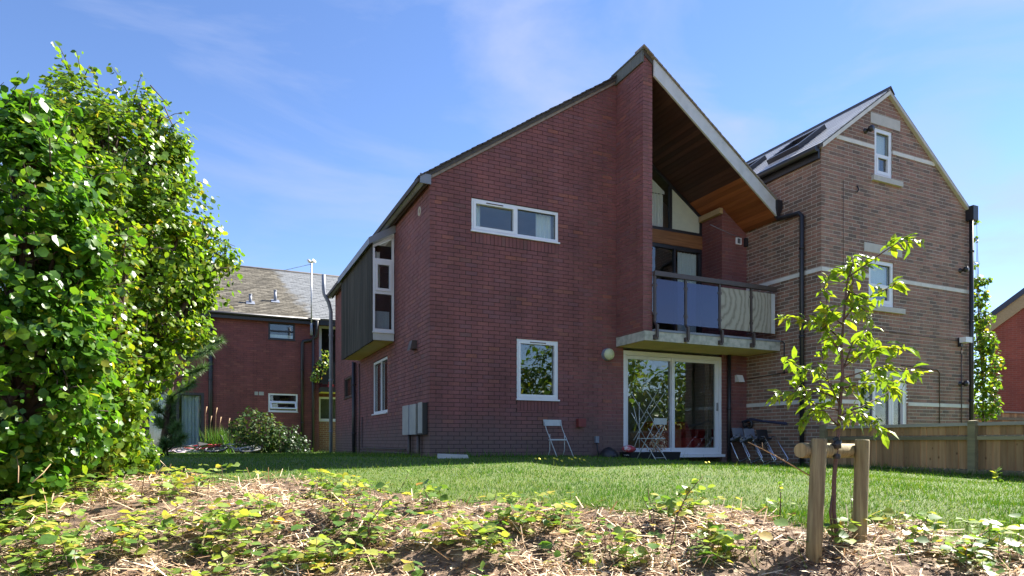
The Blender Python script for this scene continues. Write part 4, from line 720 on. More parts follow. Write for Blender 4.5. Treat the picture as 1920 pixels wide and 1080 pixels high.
# ------------------------------------------------------------------ foliage helpers
def unit(a): return a/np.maximum(np.linalg.norm(a, axis=-1, keepdims=True), 1e-9)
def rand_unit(n_): return unit(rng.normal(size=(n_, 3)))
LEAF = dict(   # outline in (along, across, lift); triangle fan pairs about the midrib
    lime=(np.array([(0, 0, 0), (.28, .40, .05), (.62, .44, .02), (1, 0, -.12), (.62, -.44, .02), (.28, -.40, .05), (.5, 0, -.03)], float), [(0, 6, 1), (1, 6, 2), (2, 6, 3), (3, 6, 4), (4, 6, 5), (5, 6, 0)]),
    lobed=(np.array([(0, 0, 0), (-.02, .33, .05), (.36, .28, .03), (.52, .52, .0), (.68, .22, 0), (1, 0, -.14), (.68, -.22, 0), (.52, -.52, 0), (.36, -.28, .03), (-.02, -.33, .05), (.42, 0, -.04)], float), [(0, 10, 1), (1, 10, 2), (2, 10, 3), (3, 10, 4), (4, 10, 5), (5, 10, 6), (6, 10, 7), (7, 10, 8), (8, 10, 9), (9, 10, 0)]),
    long=(np.array([(0, 0, 0), (.25, .17, .06), (.6, .19, -.01), (1, 0, -.30), (.6, -.19, -.01), (.25, -.17, .06), (.45, 0, -.02)], float), [(0, 6, 1), (1, 6, 2), (2, 6, 3), (3, 6, 4), (4, 6, 5), (5, 6, 0)]),
    small=(np.array([(0, 0, 0), (.45, .30, .04), (1, 0, -.08), (.45, -.30, .04)], float), [(0, 1, 2), (0, 2, 3)]))
def leaf_mesh(kind, P, along, nrm, size):
    T, Fc = LEAF[kind]; Fc = np.array(Fc); n_ = len(P); along = unit(along); side = unit(np.cross(nrm, along)); up_ = np.cross(along, side)
    V_ = P[:, None, :]+size[:, None, None]*(T[None, :, 0:1]*along[:, None, :]+T[None, :, 1:2]*side[:, None, :]+T[None, :, 2:3]*up_[:, None, :])
    F_ = (np.arange(n_)[:, None, None]*len(T)+Fc[None]); return V_.reshape(-1, 3), F_.reshape(-1, 3), len(Fc)
def leaves(name, kind, P, along, nrm, size, mt, parent=None, tones=None, kindtag='stuff'):
    V_, F_, nf = leaf_mesh(kind, P, along, nrm, size); t_ = rng.random(len(P)) if tones is None else tones
    return np_obj(name, V_, F_, mt, parent, {'tone': np.repeat(t_, nf)}, kind=kindtag)
_single = {}
def leaf_obj(kind, p, al, nr, size, mt, parent):
    if (kind, mt.name) not in _single:
        T, Fc = LEAF[kind]; me = bpy.data.meshes.new('leaf'); me.from_pydata([tuple(v) for v in T], [], Fc); me.materials.append(mt); _single[(kind, mt.name)] = me
    o = bpy.data.objects.new('leaf', _single[(kind, mt.name)]); C.objects.link(o); al = Vector(al).normalized(); sd_ = Vector(nr).cross(al).normalized(); up_ = al.cross(sd_)
    o.matrix_world = Matrix.LocRotScale(Vector(p), Matrix((al, sd_, up_)).transposed().to_quaternion(), Vector((size,)*3)); mwl = o.matrix_world.copy()
    o.parent = parent; o.matrix_parent_inverse = world_of(parent).inverted(); return o
def blob_points(blobs, n_, lo=.62, hi=1.04):
    """points in the outer shell of a union of lumpy ellipsoids, with outward normals"""
    c = np.array([b_[0] for b_ in blobs]); r_ = np.array([b_[1] for b_ in blobs], float)
    if r_.ndim == 1: r_ = np.repeat(r_[:, None], 3, 1)
    w_ = r_[:, 0]**2; P, N = [], []; tot = 0
    while tot < n_:
        i = rng.choice(len(c), n_, p=w_/w_.sum()); d = rand_unit(n_); ph = c[i].sum(1)
        lump = 1+.10*np.sin(d[:, 0]*5+ph)+.09*np.sin(d[:, 1]*6+2*ph)+.09*np.sin(d[:, 2]*7-ph)+.07*np.sin(d[:, 0]*13+d[:, 2]*11+ph)
        rad = (lo+(hi-lo)*rng.random(n_)**.55)*lump; p = c[i]+d*r_[i]*rad[:, None]
        q = np.linalg.norm((p[:, None, :]-c[None])/r_[None], axis=2); q[np.arange(n_), i] = 9
        keep = q.min(1) > .66; P.append(p[keep]); N.append(d[keep]); tot += keep.sum()
    return np.concatenate(P)[:n_], np.concatenate(N)[:n_]
def hang(N, n_, out=.75, upb=.55, jit=.7, drop=.7):
    nr = unit(N*out+np.array([0, 0, upb])+rand_unit(n_)*jit); al = rand_unit(n_)*.9+N*.35; al[:, 2] -= drop; al = al-nr*np.sum(al*nr, 1)[:, None]; return unit(al), nr
def limbs(base, blobs, r0, mt, parent, fork=None):
    base = np.array(base, float); top = np.mean([b_[0] for b_ in blobs], 0); fork = base+(top-base)*.45 if fork is None else np.array(fork)
    k = MB(); k.tube([base-np.array([0, 0, .15]), base*.6+fork*.4+np.array([.04, .03, 0]), fork], [r0*1.15, r0*.9, r0*.75], 10); tk = k.build('trunk', mt, parent)
    for b_ in blobs:
        e = np.array(b_[0]); rr = b_[1] if np.isscalar(b_[1]) else max(b_[1]); mid = (fork+e)/2+rng.normal(size=3)*.06; k = MB(); k.tube([fork, mid, e], [r0*.55, r0*.35, r0*.16], 7); k.build('limb', mt, parent)
        k = MB()
        for _ in range(5): d = rand_unit(1)[0]; k.tube([e, e+d*rr*.5+rng.normal(size=3)*.05, e+d*rr*.92], [r0*.14, r0*.09, .004], 5)
        k.build('twigs', mt, parent)
def clump(P, N, f):                          # hollows between leaf clusters, where the shaded inside shows
    w_ = np.sin(P[:, 0]*f*1.3+1.7*np.sin(P[:, 2]*f*.8))+np.sin(P[:, 1]*f*1.2+1.3*np.sin(P[:, 0]*f*.9+1))+np.sin(P[:, 2]*f*1.5+1.4*np.sin(P[:, 1]*f+2))
    k_ = rng.random(len(P)) < np.clip(.9+.7*w_, .2, 1); return P[k_], N[k_]
def sprays(blobs, n_, mt, lmt, parent, l0, l1, s0, s1):
    P, N = blob_points(blobs, n_, .93, 1.05); tw = MB(); q, a_ = [], []
    for p, nn_ in zip(P, N):
        d = unit((nn_*.8+np.array([0, 0, .35])+rand_unit(1)[0]*.55)[None])[0]; ln = rng.uniform(l0, l1); mid = p+d*ln*.5+np.array([0, 0, .02]); e = p+d*ln+np.array([0, 0, -.04*rng.random()]); tw.tube([p-d*ln*.4, mid, e], [.006, .004, .002], 4)
        for t_ in np.linspace(.0, 1, rng.integers(7, 13)): q.append((p*(1-t_)+mid*t_)*(1-t_)+(mid*(1-t_)+e*t_)*t_+rng.normal(size=3)*.02); a_.append(d*.4+rand_unit(1)[0]*.9+np.array([0, 0, -.4]))
    tw.build('shoots', mt, parent, kind='stuff'); q = np.array(q); leaves('shoot_leaves', 'lime', q, np.array(a_), unit(np.array([0, 0, .6])+rand_unit(len(q))*.8), rng.uniform(s0, s1, len(q)), lmt, parent)
def px_blobs(L): return [(at(x, y, D), r_*D/FPX) for (x, y, D, r_) in L]

# ------------------------------------------------------------------ the big hedge trees on the left
LB0 = [(150, 222, 7.6, 72), (235, 262, 7.7, 70), (120, 330, 6.7, 90), (150, 480, 6.5, 95), (150, 640, 6.5, 95), (160, 770, 6.7, 90), (280, 320, 7.8, 70), (190, 340, 7.5, 130), (320, 415, 7.9, 80), (364, 490, 8.1, 62), (230, 480, 7.5, 130), (120, 470, 7.3, 140), (298, 570, 7.9, 84), (200, 620, 7.5, 130), (240, 690, 7.7, 72), (90, 650, 7.2, 150), (195, 790, 7.6, 74), (110, 810, 7.3, 110), (232, 850, 7.7, 42)]
LB = px_blobs(LB0+[(x+r_*.92*math.cos(a), y+r_*.92*math.sin(a), D-.15+.5*rng.random(), rng.uniform(20, 38)) for (x, y, D, r_) in LB0 for a in rng.uniform(-2.2, 1.6, 3)])
b0 = at(190, 905, 7.7); b0[2] = gz(b0[0], b0[1])
LT_ = thing('lime_tree', b0, 'large yellow-green lime hedge tree filling the left of the picture', 'tree', 'hedge trees on the left'); limbs(b0, LB, .10, BARK, LT_)
N_L = 76000; P, Nn = blob_points(LB, N_L, .45, 1.06); P, Nn = clump(P, Nn, 3.4); N_L = len(P); al, nr = hang(Nn, N_L); leaves('crown', 'lime', P, al, nr, .030+.062*rng.random(N_L)**1.5, L_LIME, LT_)
sprays(LB, 170, BARK, L_LIME, LT_, .12, .38, .035, .085)
# loose outer sprays
k = MB(); sp_ = []
for (x, y, x1, y1, D) in ((330, 250, 352, 300, 7.8), (345, 330, 385, 345, 7.9), (160, 140, 168, 122, 7.6), (180, 150, 172, 128, 7.6), (400, 540, 437, 545, 8.1), (360, 620, 402, 628, 7.9), (330, 720, 352, 712, 7.8), (390, 440, 441, 462, 8.1), (300, 180, 318, 200, 7.7)):
    a, b_ = at(x, y, D), at(x1, y1, D); k.tube([a+(a-b_), a, b_], [.008, .006, .003], 5); sp_ += [a+(b_-a)*t_ for t_ in np.linspace(.2, 1, 7)]
k.build('spray_twigs', BARK, LT_, kind='stuff'); sp_ = np.array(sp_)+rng.normal(size=(len(sp_), 3))*.03; al, nr = hang(rand_unit(len(sp_)), len(sp_)); leaves('spray_leaves', 'lime', sp_, al, nr, rng.uniform(.05, .09, len(sp_)), L_LIME, LT_)
VB0 = [(20, 290, 5.6, 90), (-60, 330, 5.5, 130), (60, 370, 5.5, 110), (30, 500, 5.4, 135), (110, 560, 5.7, 80), (-70, 560, 5.3, 170), (40, 640, 5.4, 125), (20, 760, 5.4, 115), (115, 760, 5.8, 85), (-80, 780, 5.3, 150), (95, 850, 5.9, 60), (10, 850, 5.5, 80)]
VB = px_blobs(VB0+[(x+r_*.95*math.cos(a), y+r_*.95*math.sin(a), D-.1+.4*rng.random(), rng.uniform(22, 42)) for (x, y, D, r_) in VB0 for a in rng.uniform(-2.0, 1.0, 3)])
b1 = at(10, 925, 5.6); b1[2] = gz(b1[0], b1[1])
VT = thing('hazel_tree', b1, 'nearer bright green broad-leaved bush at the left picture edge', 'tree', 'hedge trees on the left'); limbs(b1, VB, .07, BARK, VT)
N_V = 33000; P, Nn = blob_points(VB, N_V, .5, 1.06); P, Nn = clump(P, Nn, 4.6); N_V = len(P); al, nr = hang(Nn, N_V, drop=.85); sz = .034+.072*rng.random(N_V)**1.4
vis = (P-np.mean([b_[0] for b_ in VB], 0)) @ (CAM-np.mean([b_[0] for b_ in VB], 0)); xq, yq, fq_ = proj(P); score = np.where((xq > 5) & (xq < 230) & (yq > 180) & (yq < 900), sz/fq_*(vis > 0), 0); best = np.argsort(-score)[:300]; mask = np.ones(N_V, bool); mask[best] = False
sprays(VB, 120, BARK, L_VINE, VT, .12, .34, .04, .10)
leaves('crown', 'lime', P[mask], al[mask], nr[mask], sz[mask], L_VINE, VT)
for i in best: leaf_obj('lime', P[i], al[i], nr[i], sz[i], L_VINE, VT)

# ------------------------------------------------------------------ pine, shrubs and plants by the left wing
PN = at(300, 860, 12.5); PN[2] = gz(PN[0], PN[1]); pt = thing('pine_tree', PN, 'young pine with bristly grey-green needles behind the lime hedge', 'tree')
k = MB(); tip = at(330, 600, 12.5); k.tube([PN-np.array([0, 0, .1]), (PN+tip)/2+np.array([.05, 0, 0]), tip], [.06, .045, .02], 8); k.build('trunk', BARK, pt)
Pn, An = [], []
for (x, y) in ((385, 655), (372, 690), (352, 720), (400, 640), (310, 770), (325, 800), (290, 790), (335, 820), (315, 745), (300, 830), (355, 650), (280, 760)):
    e = at(x+8, y, 12.3+rng.uniform(-.25, .35)); s_ = np.array([tip[0]*.5+PN[0]*.5, tip[1]*.5+PN[1]*.5, e[2]-.25]); k = MB(); k.tube([s_, (s_+e)/2, e], [.02, .014, .006], 5); k.build('limb', BARK, pt)
    d = unit((e-s_)[None])[0]
    for t_ in np.linspace(.45, 1.05, 16):
        q = s_+(e-s_)*t_; m_ = 34; dd = unit(d*.7+rand_unit(m_)*.8); Pn.append(np.repeat(q[None], m_, 0)); An.append(dd)
Pn, An = np.concatenate(Pn), np.concatenate(An); LEAF['needle'] = (np.array([(0, .03, 0), (0, -.03, 0), (1, 0, 0)], float), [(0, 1, 2)])
leaves('needles', 'needle', Pn, An, rand_unit(len(Pn)), rng.uniform(.13, .22, len(Pn)), L_PINE, pt)
def shrub(name, label, pxs, base, n_, mt, kind, s0, s1, cat='shrub', group=None):
    B = px_blobs(pxs); b_ = at(*base); b_[2] = gz(b_[0], b_[1]); t = thing(name, b_, label, cat, group); limbs(b_, B, .025, BARK, t); P, Nn = blob_points(B, n_, .5, 1.08); al, nr = hang(Nn, n_, drop=.4); leaves('foliage', kind, P, al, nr, rng.uniform(s0, s1, n_), mt, t); return t
shrub('leafy_shrub', 'rounded light green shrub against the dark red wing', [(478, 800, 20, 34), (500, 812, 20, 28), (452, 805, 20, 24), (488, 832, 20, 26), (462, 830, 19.9, 22)], (478, 858, 20), 1500, L_SHRUB, 'lime', .05, .11)
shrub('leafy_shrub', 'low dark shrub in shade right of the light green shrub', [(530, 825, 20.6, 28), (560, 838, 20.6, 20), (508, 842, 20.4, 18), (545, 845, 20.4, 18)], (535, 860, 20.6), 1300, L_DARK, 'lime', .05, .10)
tg = at(408, 858, 20.3); tg[2] = gz(tg[0], tg[1]); TG = thing('tall_grass', tg, 'clump of tall grass with pale seed heads by the glazed door', 'grass'); nb_ = 240; q = tg+rng.normal(size=(nb_, 3))*np.array([.22, .12, 0]); al = unit(rng.normal(size=(nb_, 3))*.22+np.array([0, 0, 1])); LEAF['blade'] = (np.array([(0, .012, 0), (0, -.012, 0), (.6, .009, .02), (.6, -.009, .02), (1, 0, .09)], float), [(0, 1, 3), (0, 3, 2), (2, 3, 4)]); leaves('blades', 'blade', q, al, rand_unit(nb_), rng.uniform(.5, 1.0, nb_), GRASS, TG)
k = MB()
for i in range(5): a = tg+rng.normal(size=3)*np.array([.3, .1, 0]); h = rng.uniform(.9, 1.5); k.tube([a, a+np.array([.03, 0, h]), a+np.array([.06, 0, h+.22])], [.006, .006, .02], 5)
k.build('seed_heads', TWIG, TG)
cp = np.array([.55, YL-.45, 2.34]); CPt = thing('balcony_plant', cp, 'yellowing potted climber spilling from the small balcony behind', 'plant'); k = MB(); k.lathe(cp, (0, 0, 1), [(0, .09), (.2, .12), (.2, .1)], 14); k.build('pot', REDP, CPt)
k = MB()
for i in range(6): e = onY(rng.uniform(585, 618), rng.uniform(660, 715), YL-.6); k.tube([cp+np.array([0, 0, .2]), (cp+e)/2+np.array([-.05, 0, .3]), e], [.008, .006, .004], 5)
k.build('stems', BARK, CPt); B = [(onY(608, 680, YL-.6), .22), (onY(592, 705, YL-.6), .2), (onY(612, 660, YL-.55), .15), (onY(600, 690, YL-.65), .2)]; P, Nn = blob_points(B, 240); al, nr = hang(Nn, 240); leaves('foliage', 'lime', P, al, nr, rng.uniform(.06, .11, 240), L_BRAM, CPt)
shrub('climbing_plant', 'leafy climber rising past the far downpipe of the tall house', [(1848, 760, 16.5, 24), (1845, 720, 16.5, 24), (1848, 680, 16.5, 24), (1845, 640, 16.5, 20), (1838, 600, 16.5, 20), (1838, 560, 16.5, 17), (1833, 530, 16.5, 12), (1852, 650, 16.5, 14), (1852, 525, 16.5, 6), (1829, 495, 16.5, 6), (1830, 450, 16.5, 5), (1831, 415, 16.5, 5)], (1845, 800, 16.5), 2300, L_LIME, 'lime', .05, .11, 'plant')
# trees across the garden behind the photographer, mirrored in the glass
for i, (x, y, h, lab) in enumerate(((6, -24, 7.2, 'leftmost'), (11, -25, 9.6, 'second'), (16, -24, 9.4, 'third'), (20.5, -25, 8.2, 'fourth'), (25, -24.5, 7.0, 'fifth'), (30, -25, 7.6, 'sixth'), (35, -24, 6.0, 'rightmost'))):
    zb = gz(x, y); B = [(np.array([x+dx, y+dy, zb+dz*h]), rr) for dx, dy, dz, rr in ((0, 0, .62, 2.1), (-1.8, .4, .45, 1.9), (1.8, -.2, .48, 1.9), (.5, .8, .8, 1.5), (-.8, -.3, .3, 1.9), (1.6, .6, .24, 1.7), (-2.4, 0, .2, 1.5))]
    t = thing('garden_tree', (x, y, zb), 'bushy green garden tree mirrored in the windows, %s of its row' % lab, 'tree', 'trees across the garden'); limbs((x, y, zb), B, .16, BARK, t); P, Nn = blob_points(B, 5200, .35, 1.05); al, nr = hang(Nn, 5200); leaves('crown', 'small', P, al, nr, rng.uniform(.2, .42, 5200), L_LIME, t)

# ------------------------------------------------------------------ sapling, its stake frame
sb = at(1570, 1032, 4.7); SP = thing('sapling', sb, 'young staked cherry sapling with bright lime leaves on the bank', 'tree'); sb[2] = gz(sb[0], sb[1])
def pxl(L, D): return [at(x, y, d) for (x, y), d in zip(L, np.linspace(D[0], D[1], len(L)) if hasattr(D, '__len__') else [D]*len(L))]
tr = pxl([(1572, 1040), (1569, 1000), (1563, 960), (1564, 900), (1568, 850), (1573, 800), (1576, 750), (1580, 700), (1578, 650), (1582, 600), (1585, 560), (1590, 520), (1600, 495)], 4.7)
k = MB(); k.tube(tr, list(np.linspace(.019, .005, len(tr))), 9); k.build('trunk', BARK_S, SP); k = MB(); k.tube(pxl([(1562, 1010), (1556, 960), (1560, 930)], 4.68), [.007, .008, .006], 6); k.build('branch', BARK_S, SP)
BR = [([(1590, 520), (1625, 495), (1660, 470), (1695, 448), (1730, 452)], (4.7, 4.55)), ([(1588, 545), (1625, 560), (1655, 545), (1690, 528)], (4.7, 4.6)), ([(1582, 610), (1555, 590), (1545, 540), (1560, 505)], (4.7, 4.85)), ([(1580, 640), (1550, 612), (1510, 600), (1470, 592)], (4.7, 4.6)),
      ([(1580, 690), (1620, 660), (1660, 650), (1695, 655)], (4.7, 4.6)), ([(1578, 710), (1640, 690), (1690, 690), (1735, 702)], (4.7, 4.5)), ([(1576, 740), (1540, 700), (1500, 690), (1475, 672)], (4.7, 4.85)), ([(1576, 750), (1530, 730), (1480, 735), (1445, 745)], (4.7, 4.6)), ([(1573, 780), (1620, 760), (1660, 740), (1700, 700)], (4.7, 4.9)),
      ([(1572, 800), (1545, 770), (1520, 770), (1505, 795)], (4.7, 4.55)), ([(1574, 790), (1605, 770), (1635, 790), (1655, 810)], (4.7, 4.6)), ([(1582, 600), (1605, 570), (1620, 580), (1630, 610)], (4.7, 4.5)), ([(1584, 570), (1600, 530), (1592, 500), (1600, 480)], (4.7, 4.75)), ([(1578, 660), (1560, 640), (1548, 610), (1552, 580)], (4.7, 4.6)),
      ([(1578, 700), (1600, 640), (1625, 620), (1640, 640)], (4.7, 4.85)), ([(1575, 760), (1555, 720), (1540, 660), (1560, 640)], (4.7, 4.75)), ([(1576, 730), (1610, 720), (1650, 715), (1690, 740)], (4.7, 4.65)), ([(1575, 770), (1530, 760), (1500, 740), (1490, 700)], (4.7, 4.7))]
SQ, SD = [], []
for pts, D in BR:
    p3 = pxl(pts, D); k = MB(); k.tube(p3, list(np.linspace(.0065, .0025, len(p3))), 6); k.build('branch', BARK_S, SP); p3 = np.array(p3)
    for j in range(16):
        t_ = rng.uniform(.12, 1)*(len(p3)-1); i = min(int(t_), len(p3)-2); q = p3[i]+(p3[i+1]-p3[i])*(t_-i)+rng.normal(size=3)*.012; d = unit((p3[i+1]-p3[i])[None])[0]; al1 = unit((d*.6+rand_unit(1)[0]*.8+np.array([0, 0, -.35]))[None])[0]; leaf_obj('long', q, al1, unit((np.array([0, 0, .8])+rand_unit(1)[0]*.6)[None])[0], rng.uniform(.07, .13), L_SAP, SP)
    q_, d_ = [], []
    for j in range(22): t_ = rng.uniform(.02, 1)*(len(p3)-1); i = min(int(t_), len(p3)-2); q_.append(p3[i]+(p3[i+1]-p3[i])*(t_-i)+rng.normal(size=3)*.02); d_.append((p3[i+1]-p3[i])*2+rand_unit(1)[0]*.8+np.array([0, 0, -.3]))
    SQ += q_; SD += d_
leaves('small_leaves', 'long', np.array(SQ), np.array(SD), unit(np.array([0, 0, .8])+rand_unit(len(SQ))*.6), rng.uniform(.05, .095, len(SQ)), L_SAP, SP)
SK = thing('tree_stakes', at(1570, 1050, 4.6), 'two round timber stakes joined by a crossbar holding the sapling', 'stakes')
p0, p0t = at(1524, 1075, 4.5), at(1536, 822, 4.5); p1, p1t = at(1610, 1050, 4.82), at(1617, 824, 4.82)
for a, b_, rr in ((p0, p0t, .053), (p1, p1t, .051)):
    k = MB(); d = (b_-a)/np.linalg.norm(b_-a); k.tube([a-d*.15, a+d*.3, b_-d*.012, b_], [rr, rr*.99, rr*.97, rr*.88], 20); k.build('stake', STAKE, SK)
off = unit(np.cross(np.array([0, 0, 1.]), p1t-p0t)[None])[0]*.085; m0 = p0t+np.array([0, 0, -.085])+off; m1 = p1t+np.array([0, 0, -.085])+off; e_ = (m1-m0)/np.linalg.norm(m1-m0)
k = MB(); k.tube([m0-e_*.09, m0-e_*.08, m1+e_*.03, m1+e_*.04], [.05, .054, .054, .05], 20); k.build('crossbar', STAKE, SK)
k = MB(); c_ = at(1569, 832, 4.68); k.lathe(c_-np.array([0, 0, .035]), (0, 0, 1), [(0, .024), (0, .030), (.06, .030), (.06, .024)], 14); k.lathe(c_-np.array([0, 0, .11]), (0, 0, 1), [(0, .023), (.02, .027), (.035, .023)], 14); k.tube([c_+np.array([-.05, .0, .02]), c_+np.array([0, 0, .04]), (m0+m1)/2], .016, 6); k.build('tie', BLACK_P, SK)

# ------------------------------------------------------------------ chairs, planter, trellis, bikes
def bistro_chair(label, loc, rotz, tilt, folded, group):
    r_ = thing('folding_chair', loc, label, 'chair', group, rotz); r_.rotation_euler = (tilt, 0, rotz); wd = .40
    k = MB()
    for i in range(6):
        x0 = -wd/2+wd*i/6; x1 = x0+wd/6; f = lambda x: .010*(1-(2*x/wd)**2); k.hexa([(x0, .19+f(x0), .70), (x1, .19+f(x1), .70), (x1, .20+f(x1), .82), (x0, .20+f(x0), .82), (x0, .20+f(x0), .70), (x1, .20+f(x1), .70), (x1, .21+f(x1), .82), (x0, .21+f(x0), .82)])
    k.build('backrest', CHAIRP, r_, local=True)
    for s_ in (-1, 1):
        x = s_*(wd/2-.02); k = MB(); k.tube([(x, -.24, 0), (x, .0, .40), (x, .14, .62), (x, .20, .80)], .0085, 7); k.build('back_leg', CHAIRP, r_, local=True)
        k = MB(); k.tube([(x*.9, .24, 0), (x*.9, .08, .22), (x*.9, -.14 if not folded else .05, .43 if not folded else .52)], .0085, 7); k.build('front_leg', CHAIRP, r_, local=True)
    k = MB(); k.tube([(-wd/2+.02, .19, .07), (wd/2-.02, .19, .07)], .006, 6); k.build('stretcher', CHAIRP, r_, local=True)
    if folded: k = MB(); k.box(-wd/2+.005, wd/2-.005, .015, .055, .40, .425); k.build('seat', CHAIRP, r_, local=True)
    else:
        for i in range(5): k = MB(); y = -.20+i*.078; k.box(-wd/2+.01, wd/2-.01, y, y+.066, .43, .447); k.build('seat_slat', CHAIRP, r_, local=True)
    return r_
c1 = onY(1049, 830, -.28); bistro_chair('pale folded slatted chair leaning against the brick wall under the small window', (c1[0], -.30, gz(c1[0], -.3)-.07), R(2), R(-6), True, 'folding bistro chairs')
c2 = onY(1222, 830, -.85); bistro_chair('pale open folding chair standing in front of the glass door', (c2[0], -.85, gz(c2[0], -.85)), R(196), 0, False, 'folding bistro chairs')
tp = thing('planter_trough', (4.5, -.32, -.1), 'black plastic trough of withered plants below the left door leaf', 'planter'); zt = float(gz(4.5, -.32))
k = MB(); k.prism([(3.95, -.48, zt-.02), (5.12, -.48, zt-.02), (5.12, -.16, zt-.02), (3.95, -.16, zt-.02)], [(3.92, -.51, zt+.19), (5.15, -.51, zt+.19), (5.15, -.13, zt+.19), (3.92, -.13, zt+.19)]); k.build('trough', BLACK_P, tp)
P, Nn = blob_points([(np.array([4.72, -.3, .25]), .17), (np.array([4.62, -.3, .14]), .15), (np.array([4.80, -.3, .36]), .1)], 170); al, nr = hang(Nn, 170); leaves('withered_foliage', 'long', P, al, nr, rng.uniform(.04, .08, 170), STRAW, tp)
k = MB()
for i in range(6): e = np.array([rng.uniform(4.5, 4.95), -.3+rng.normal()*.05, rng.uniform(.3, .55)]); k.tube([(4.7, -.3, zt+.17), tuple((e+np.array([4.7, -.3, .1]))/2), tuple(e)], .005, 5)
k.build('stems', TWIG, tp)
k = MB(); c = np.array([3.98, -.36, zt+.192]); k.lathe(c, (0, 0, 1), [(0, .0), (.0, .10), (.05, .145), (.10, .12), (.135, .05), (.14, 0)], 18)
hm = thing('cycle_helmet', c, 'red and white cycle helmet on the corner of the black trough', 'helmet'); k.build('shell', mat('red_white_shell', (.52, .05, .07), (.70, .62, .62), rough=.35, sc=9, lo=.5, hi=.6), hm)
k = MB()
for i in range(3): k.ring(c+np.array([0, (i-1)*.06, .02]), (0, 1, 0), .10, .008, 12, 5, a0=0, a1=math.pi)
k.build('vent_rib', WHITE, hm)
bgk = MB(); bgk.lathe((3.55, -.3, gz(3.55, -.3)), (0, 0, 1), [(0, .17), (.06, .2), (.16, .15), (.22, .06), (.24, 0)], 14); tag(bgk.build('rubbish_sack', BLACK_P), 'small black sack on the ground left of the black trough', 'sack')
te = thing('trellis', (4.6, -.1, .1), 'grey expanding lattice trellis standing against the left glass door leaf', 'trellis'); ty = -.07
segs = [((4.24, 1.28), (4.62, .74)), ((4.42, .62), (4.88, 1.30)), ((4.60, 1.36), (5.06, .84)), ((4.30, 1.0), (4.42, .55)), ((4.64, .92), (5.05, .35)), ((4.72, .84), (5.08, 1.30)), ((4.26, .86), (4.62, .30)), ((4.30, .30), (4.66, .80)), ((4.66, .55), (4.95, .18)), ((4.70, .22), (5.02, .60)), ((4.44, 1.08), (4.44, .12)), ((4.32, .16), (4.48, .50))]
for (a, b_) in segs: k = MB(); k.tube([(a[0], ty+rng.uniform(-.01, .01), a[1]), (b_[0], ty+rng.uniform(-.01, .01), b_[1])], .007, 6); k.build('lattice_bar', CHAIRP, te)
# chrome-legged chairs stacked on their side against the neighbour's wall
for i, (dy, dz, lab) in enumerate(((0, .0, 'nearest of the tipped stack'), (.36, .03, 'middle of the tipped stack'), (.70, .05, 'innermost of the tipped stack'))):
    by = -1.22+dy; zg = float(gz(6.95, by)); t = thing('tube_chair', (6.95, by, zg), 'chrome tube chair leaning on the multi-coloured brick wall, '+lab, 'chair', 'tipped chrome chairs')
    for j, (xo, s_) in enumerate(((6.80, 0), (7.14, .02))):
        k = MB(); a = np.array([xo, by+.10, zg+.03+dz]); u_ = np.array([.10 if j == 0 else .05, .42, .50]); v_ = np.array([.02, -.30, .10]); q = [a+u_*.02, a+u_, a+u_*1.03+v_*.12, a+u_*1.0+v_*.9, a+u_*.96+v_, a+v_*1.0+u_*.06, a+v_*.92, a+v_*.1, a+u_*.02]
        k.tube(q, .0125, 8); k.build('tube_frame', CHROME, t)
    k = MB(); a = np.array([6.86, by+.47, zg+.46+dz]); k.hexa([a, a+np.array([.26, 0, 0]), a+np.array([.26, -.27, .10]), a+np.array([0, -.27, .10]), a+np.array([0, .03, .04]), a+np.array([.26, .03, .04]), a+np.array([.26, -.24, .14]), a+np.array([0, -.24, .14])]); k.build('seat', GREY_P if i != 0 else BLACK_P, t)
    k = MB(); a = np.array([6.86, by+.30, zg+.52+dz]); k.hexa([a, a+np.array([.28, 0, 0]), a+np.array([.28, .06, .24]), a+np.array([0, .06, .24]), a+np.array([0, .03, 0]), a+np.array([.28, .03, 0]), a+np.array([.28, .09, .24]), a+np.array([0, .09, .24])]); k.build('backrest', BLACK_P if i == 0 else GREY_P, t)
k = MB(); k.tube([(6.95, -.35, .70), (6.95, -.6, .76), (7.0, -.9, .70), (7.05, -1.45, .64)], [.02, .025, .025, .03], 8); tag(k.build('rolled_parasol', mat('navy_fabric', (.03, .03, .07), (.02, .02, .05), rough=.8)), 'dark navy rolled parasol lying on top of the chrome chairs', 'parasol')
hr_ = thing('hose_reel', (7.3, -.12, .66), 'round black hose reel in the corner above the chrome chairs', 'hose reel'); k = MB(); k.ring((7.32, -.15, .66), (1, .3, 0), .09, .035, 20, 8); k.build('coil', BLACK_P, hr_); k = MB(); k.tube([(7.25, -.14, .66), (7.42, -.11, .66)], .03, 8); k.build('hub', BROWN_M, hr_)
# stone slab lying at the corner
sx_ = onY(830, 858, -.12); zg = float(gz(sx_[0], -.3)); k = MB(); k.prism([(-.02, -.48, zg), (.50, -.60, zg), (.56, -.36, zg), (.05, -.24, zg)], [(0, -.47, zg+.075), (.49, -.59, zg+.055), (.55, -.37, zg+.06), (.06, -.25, zg+.08)]); tag(k.build('paving_slab', STONE), 'loose grey paving slab lying in the grass at the house corner', 'slab')
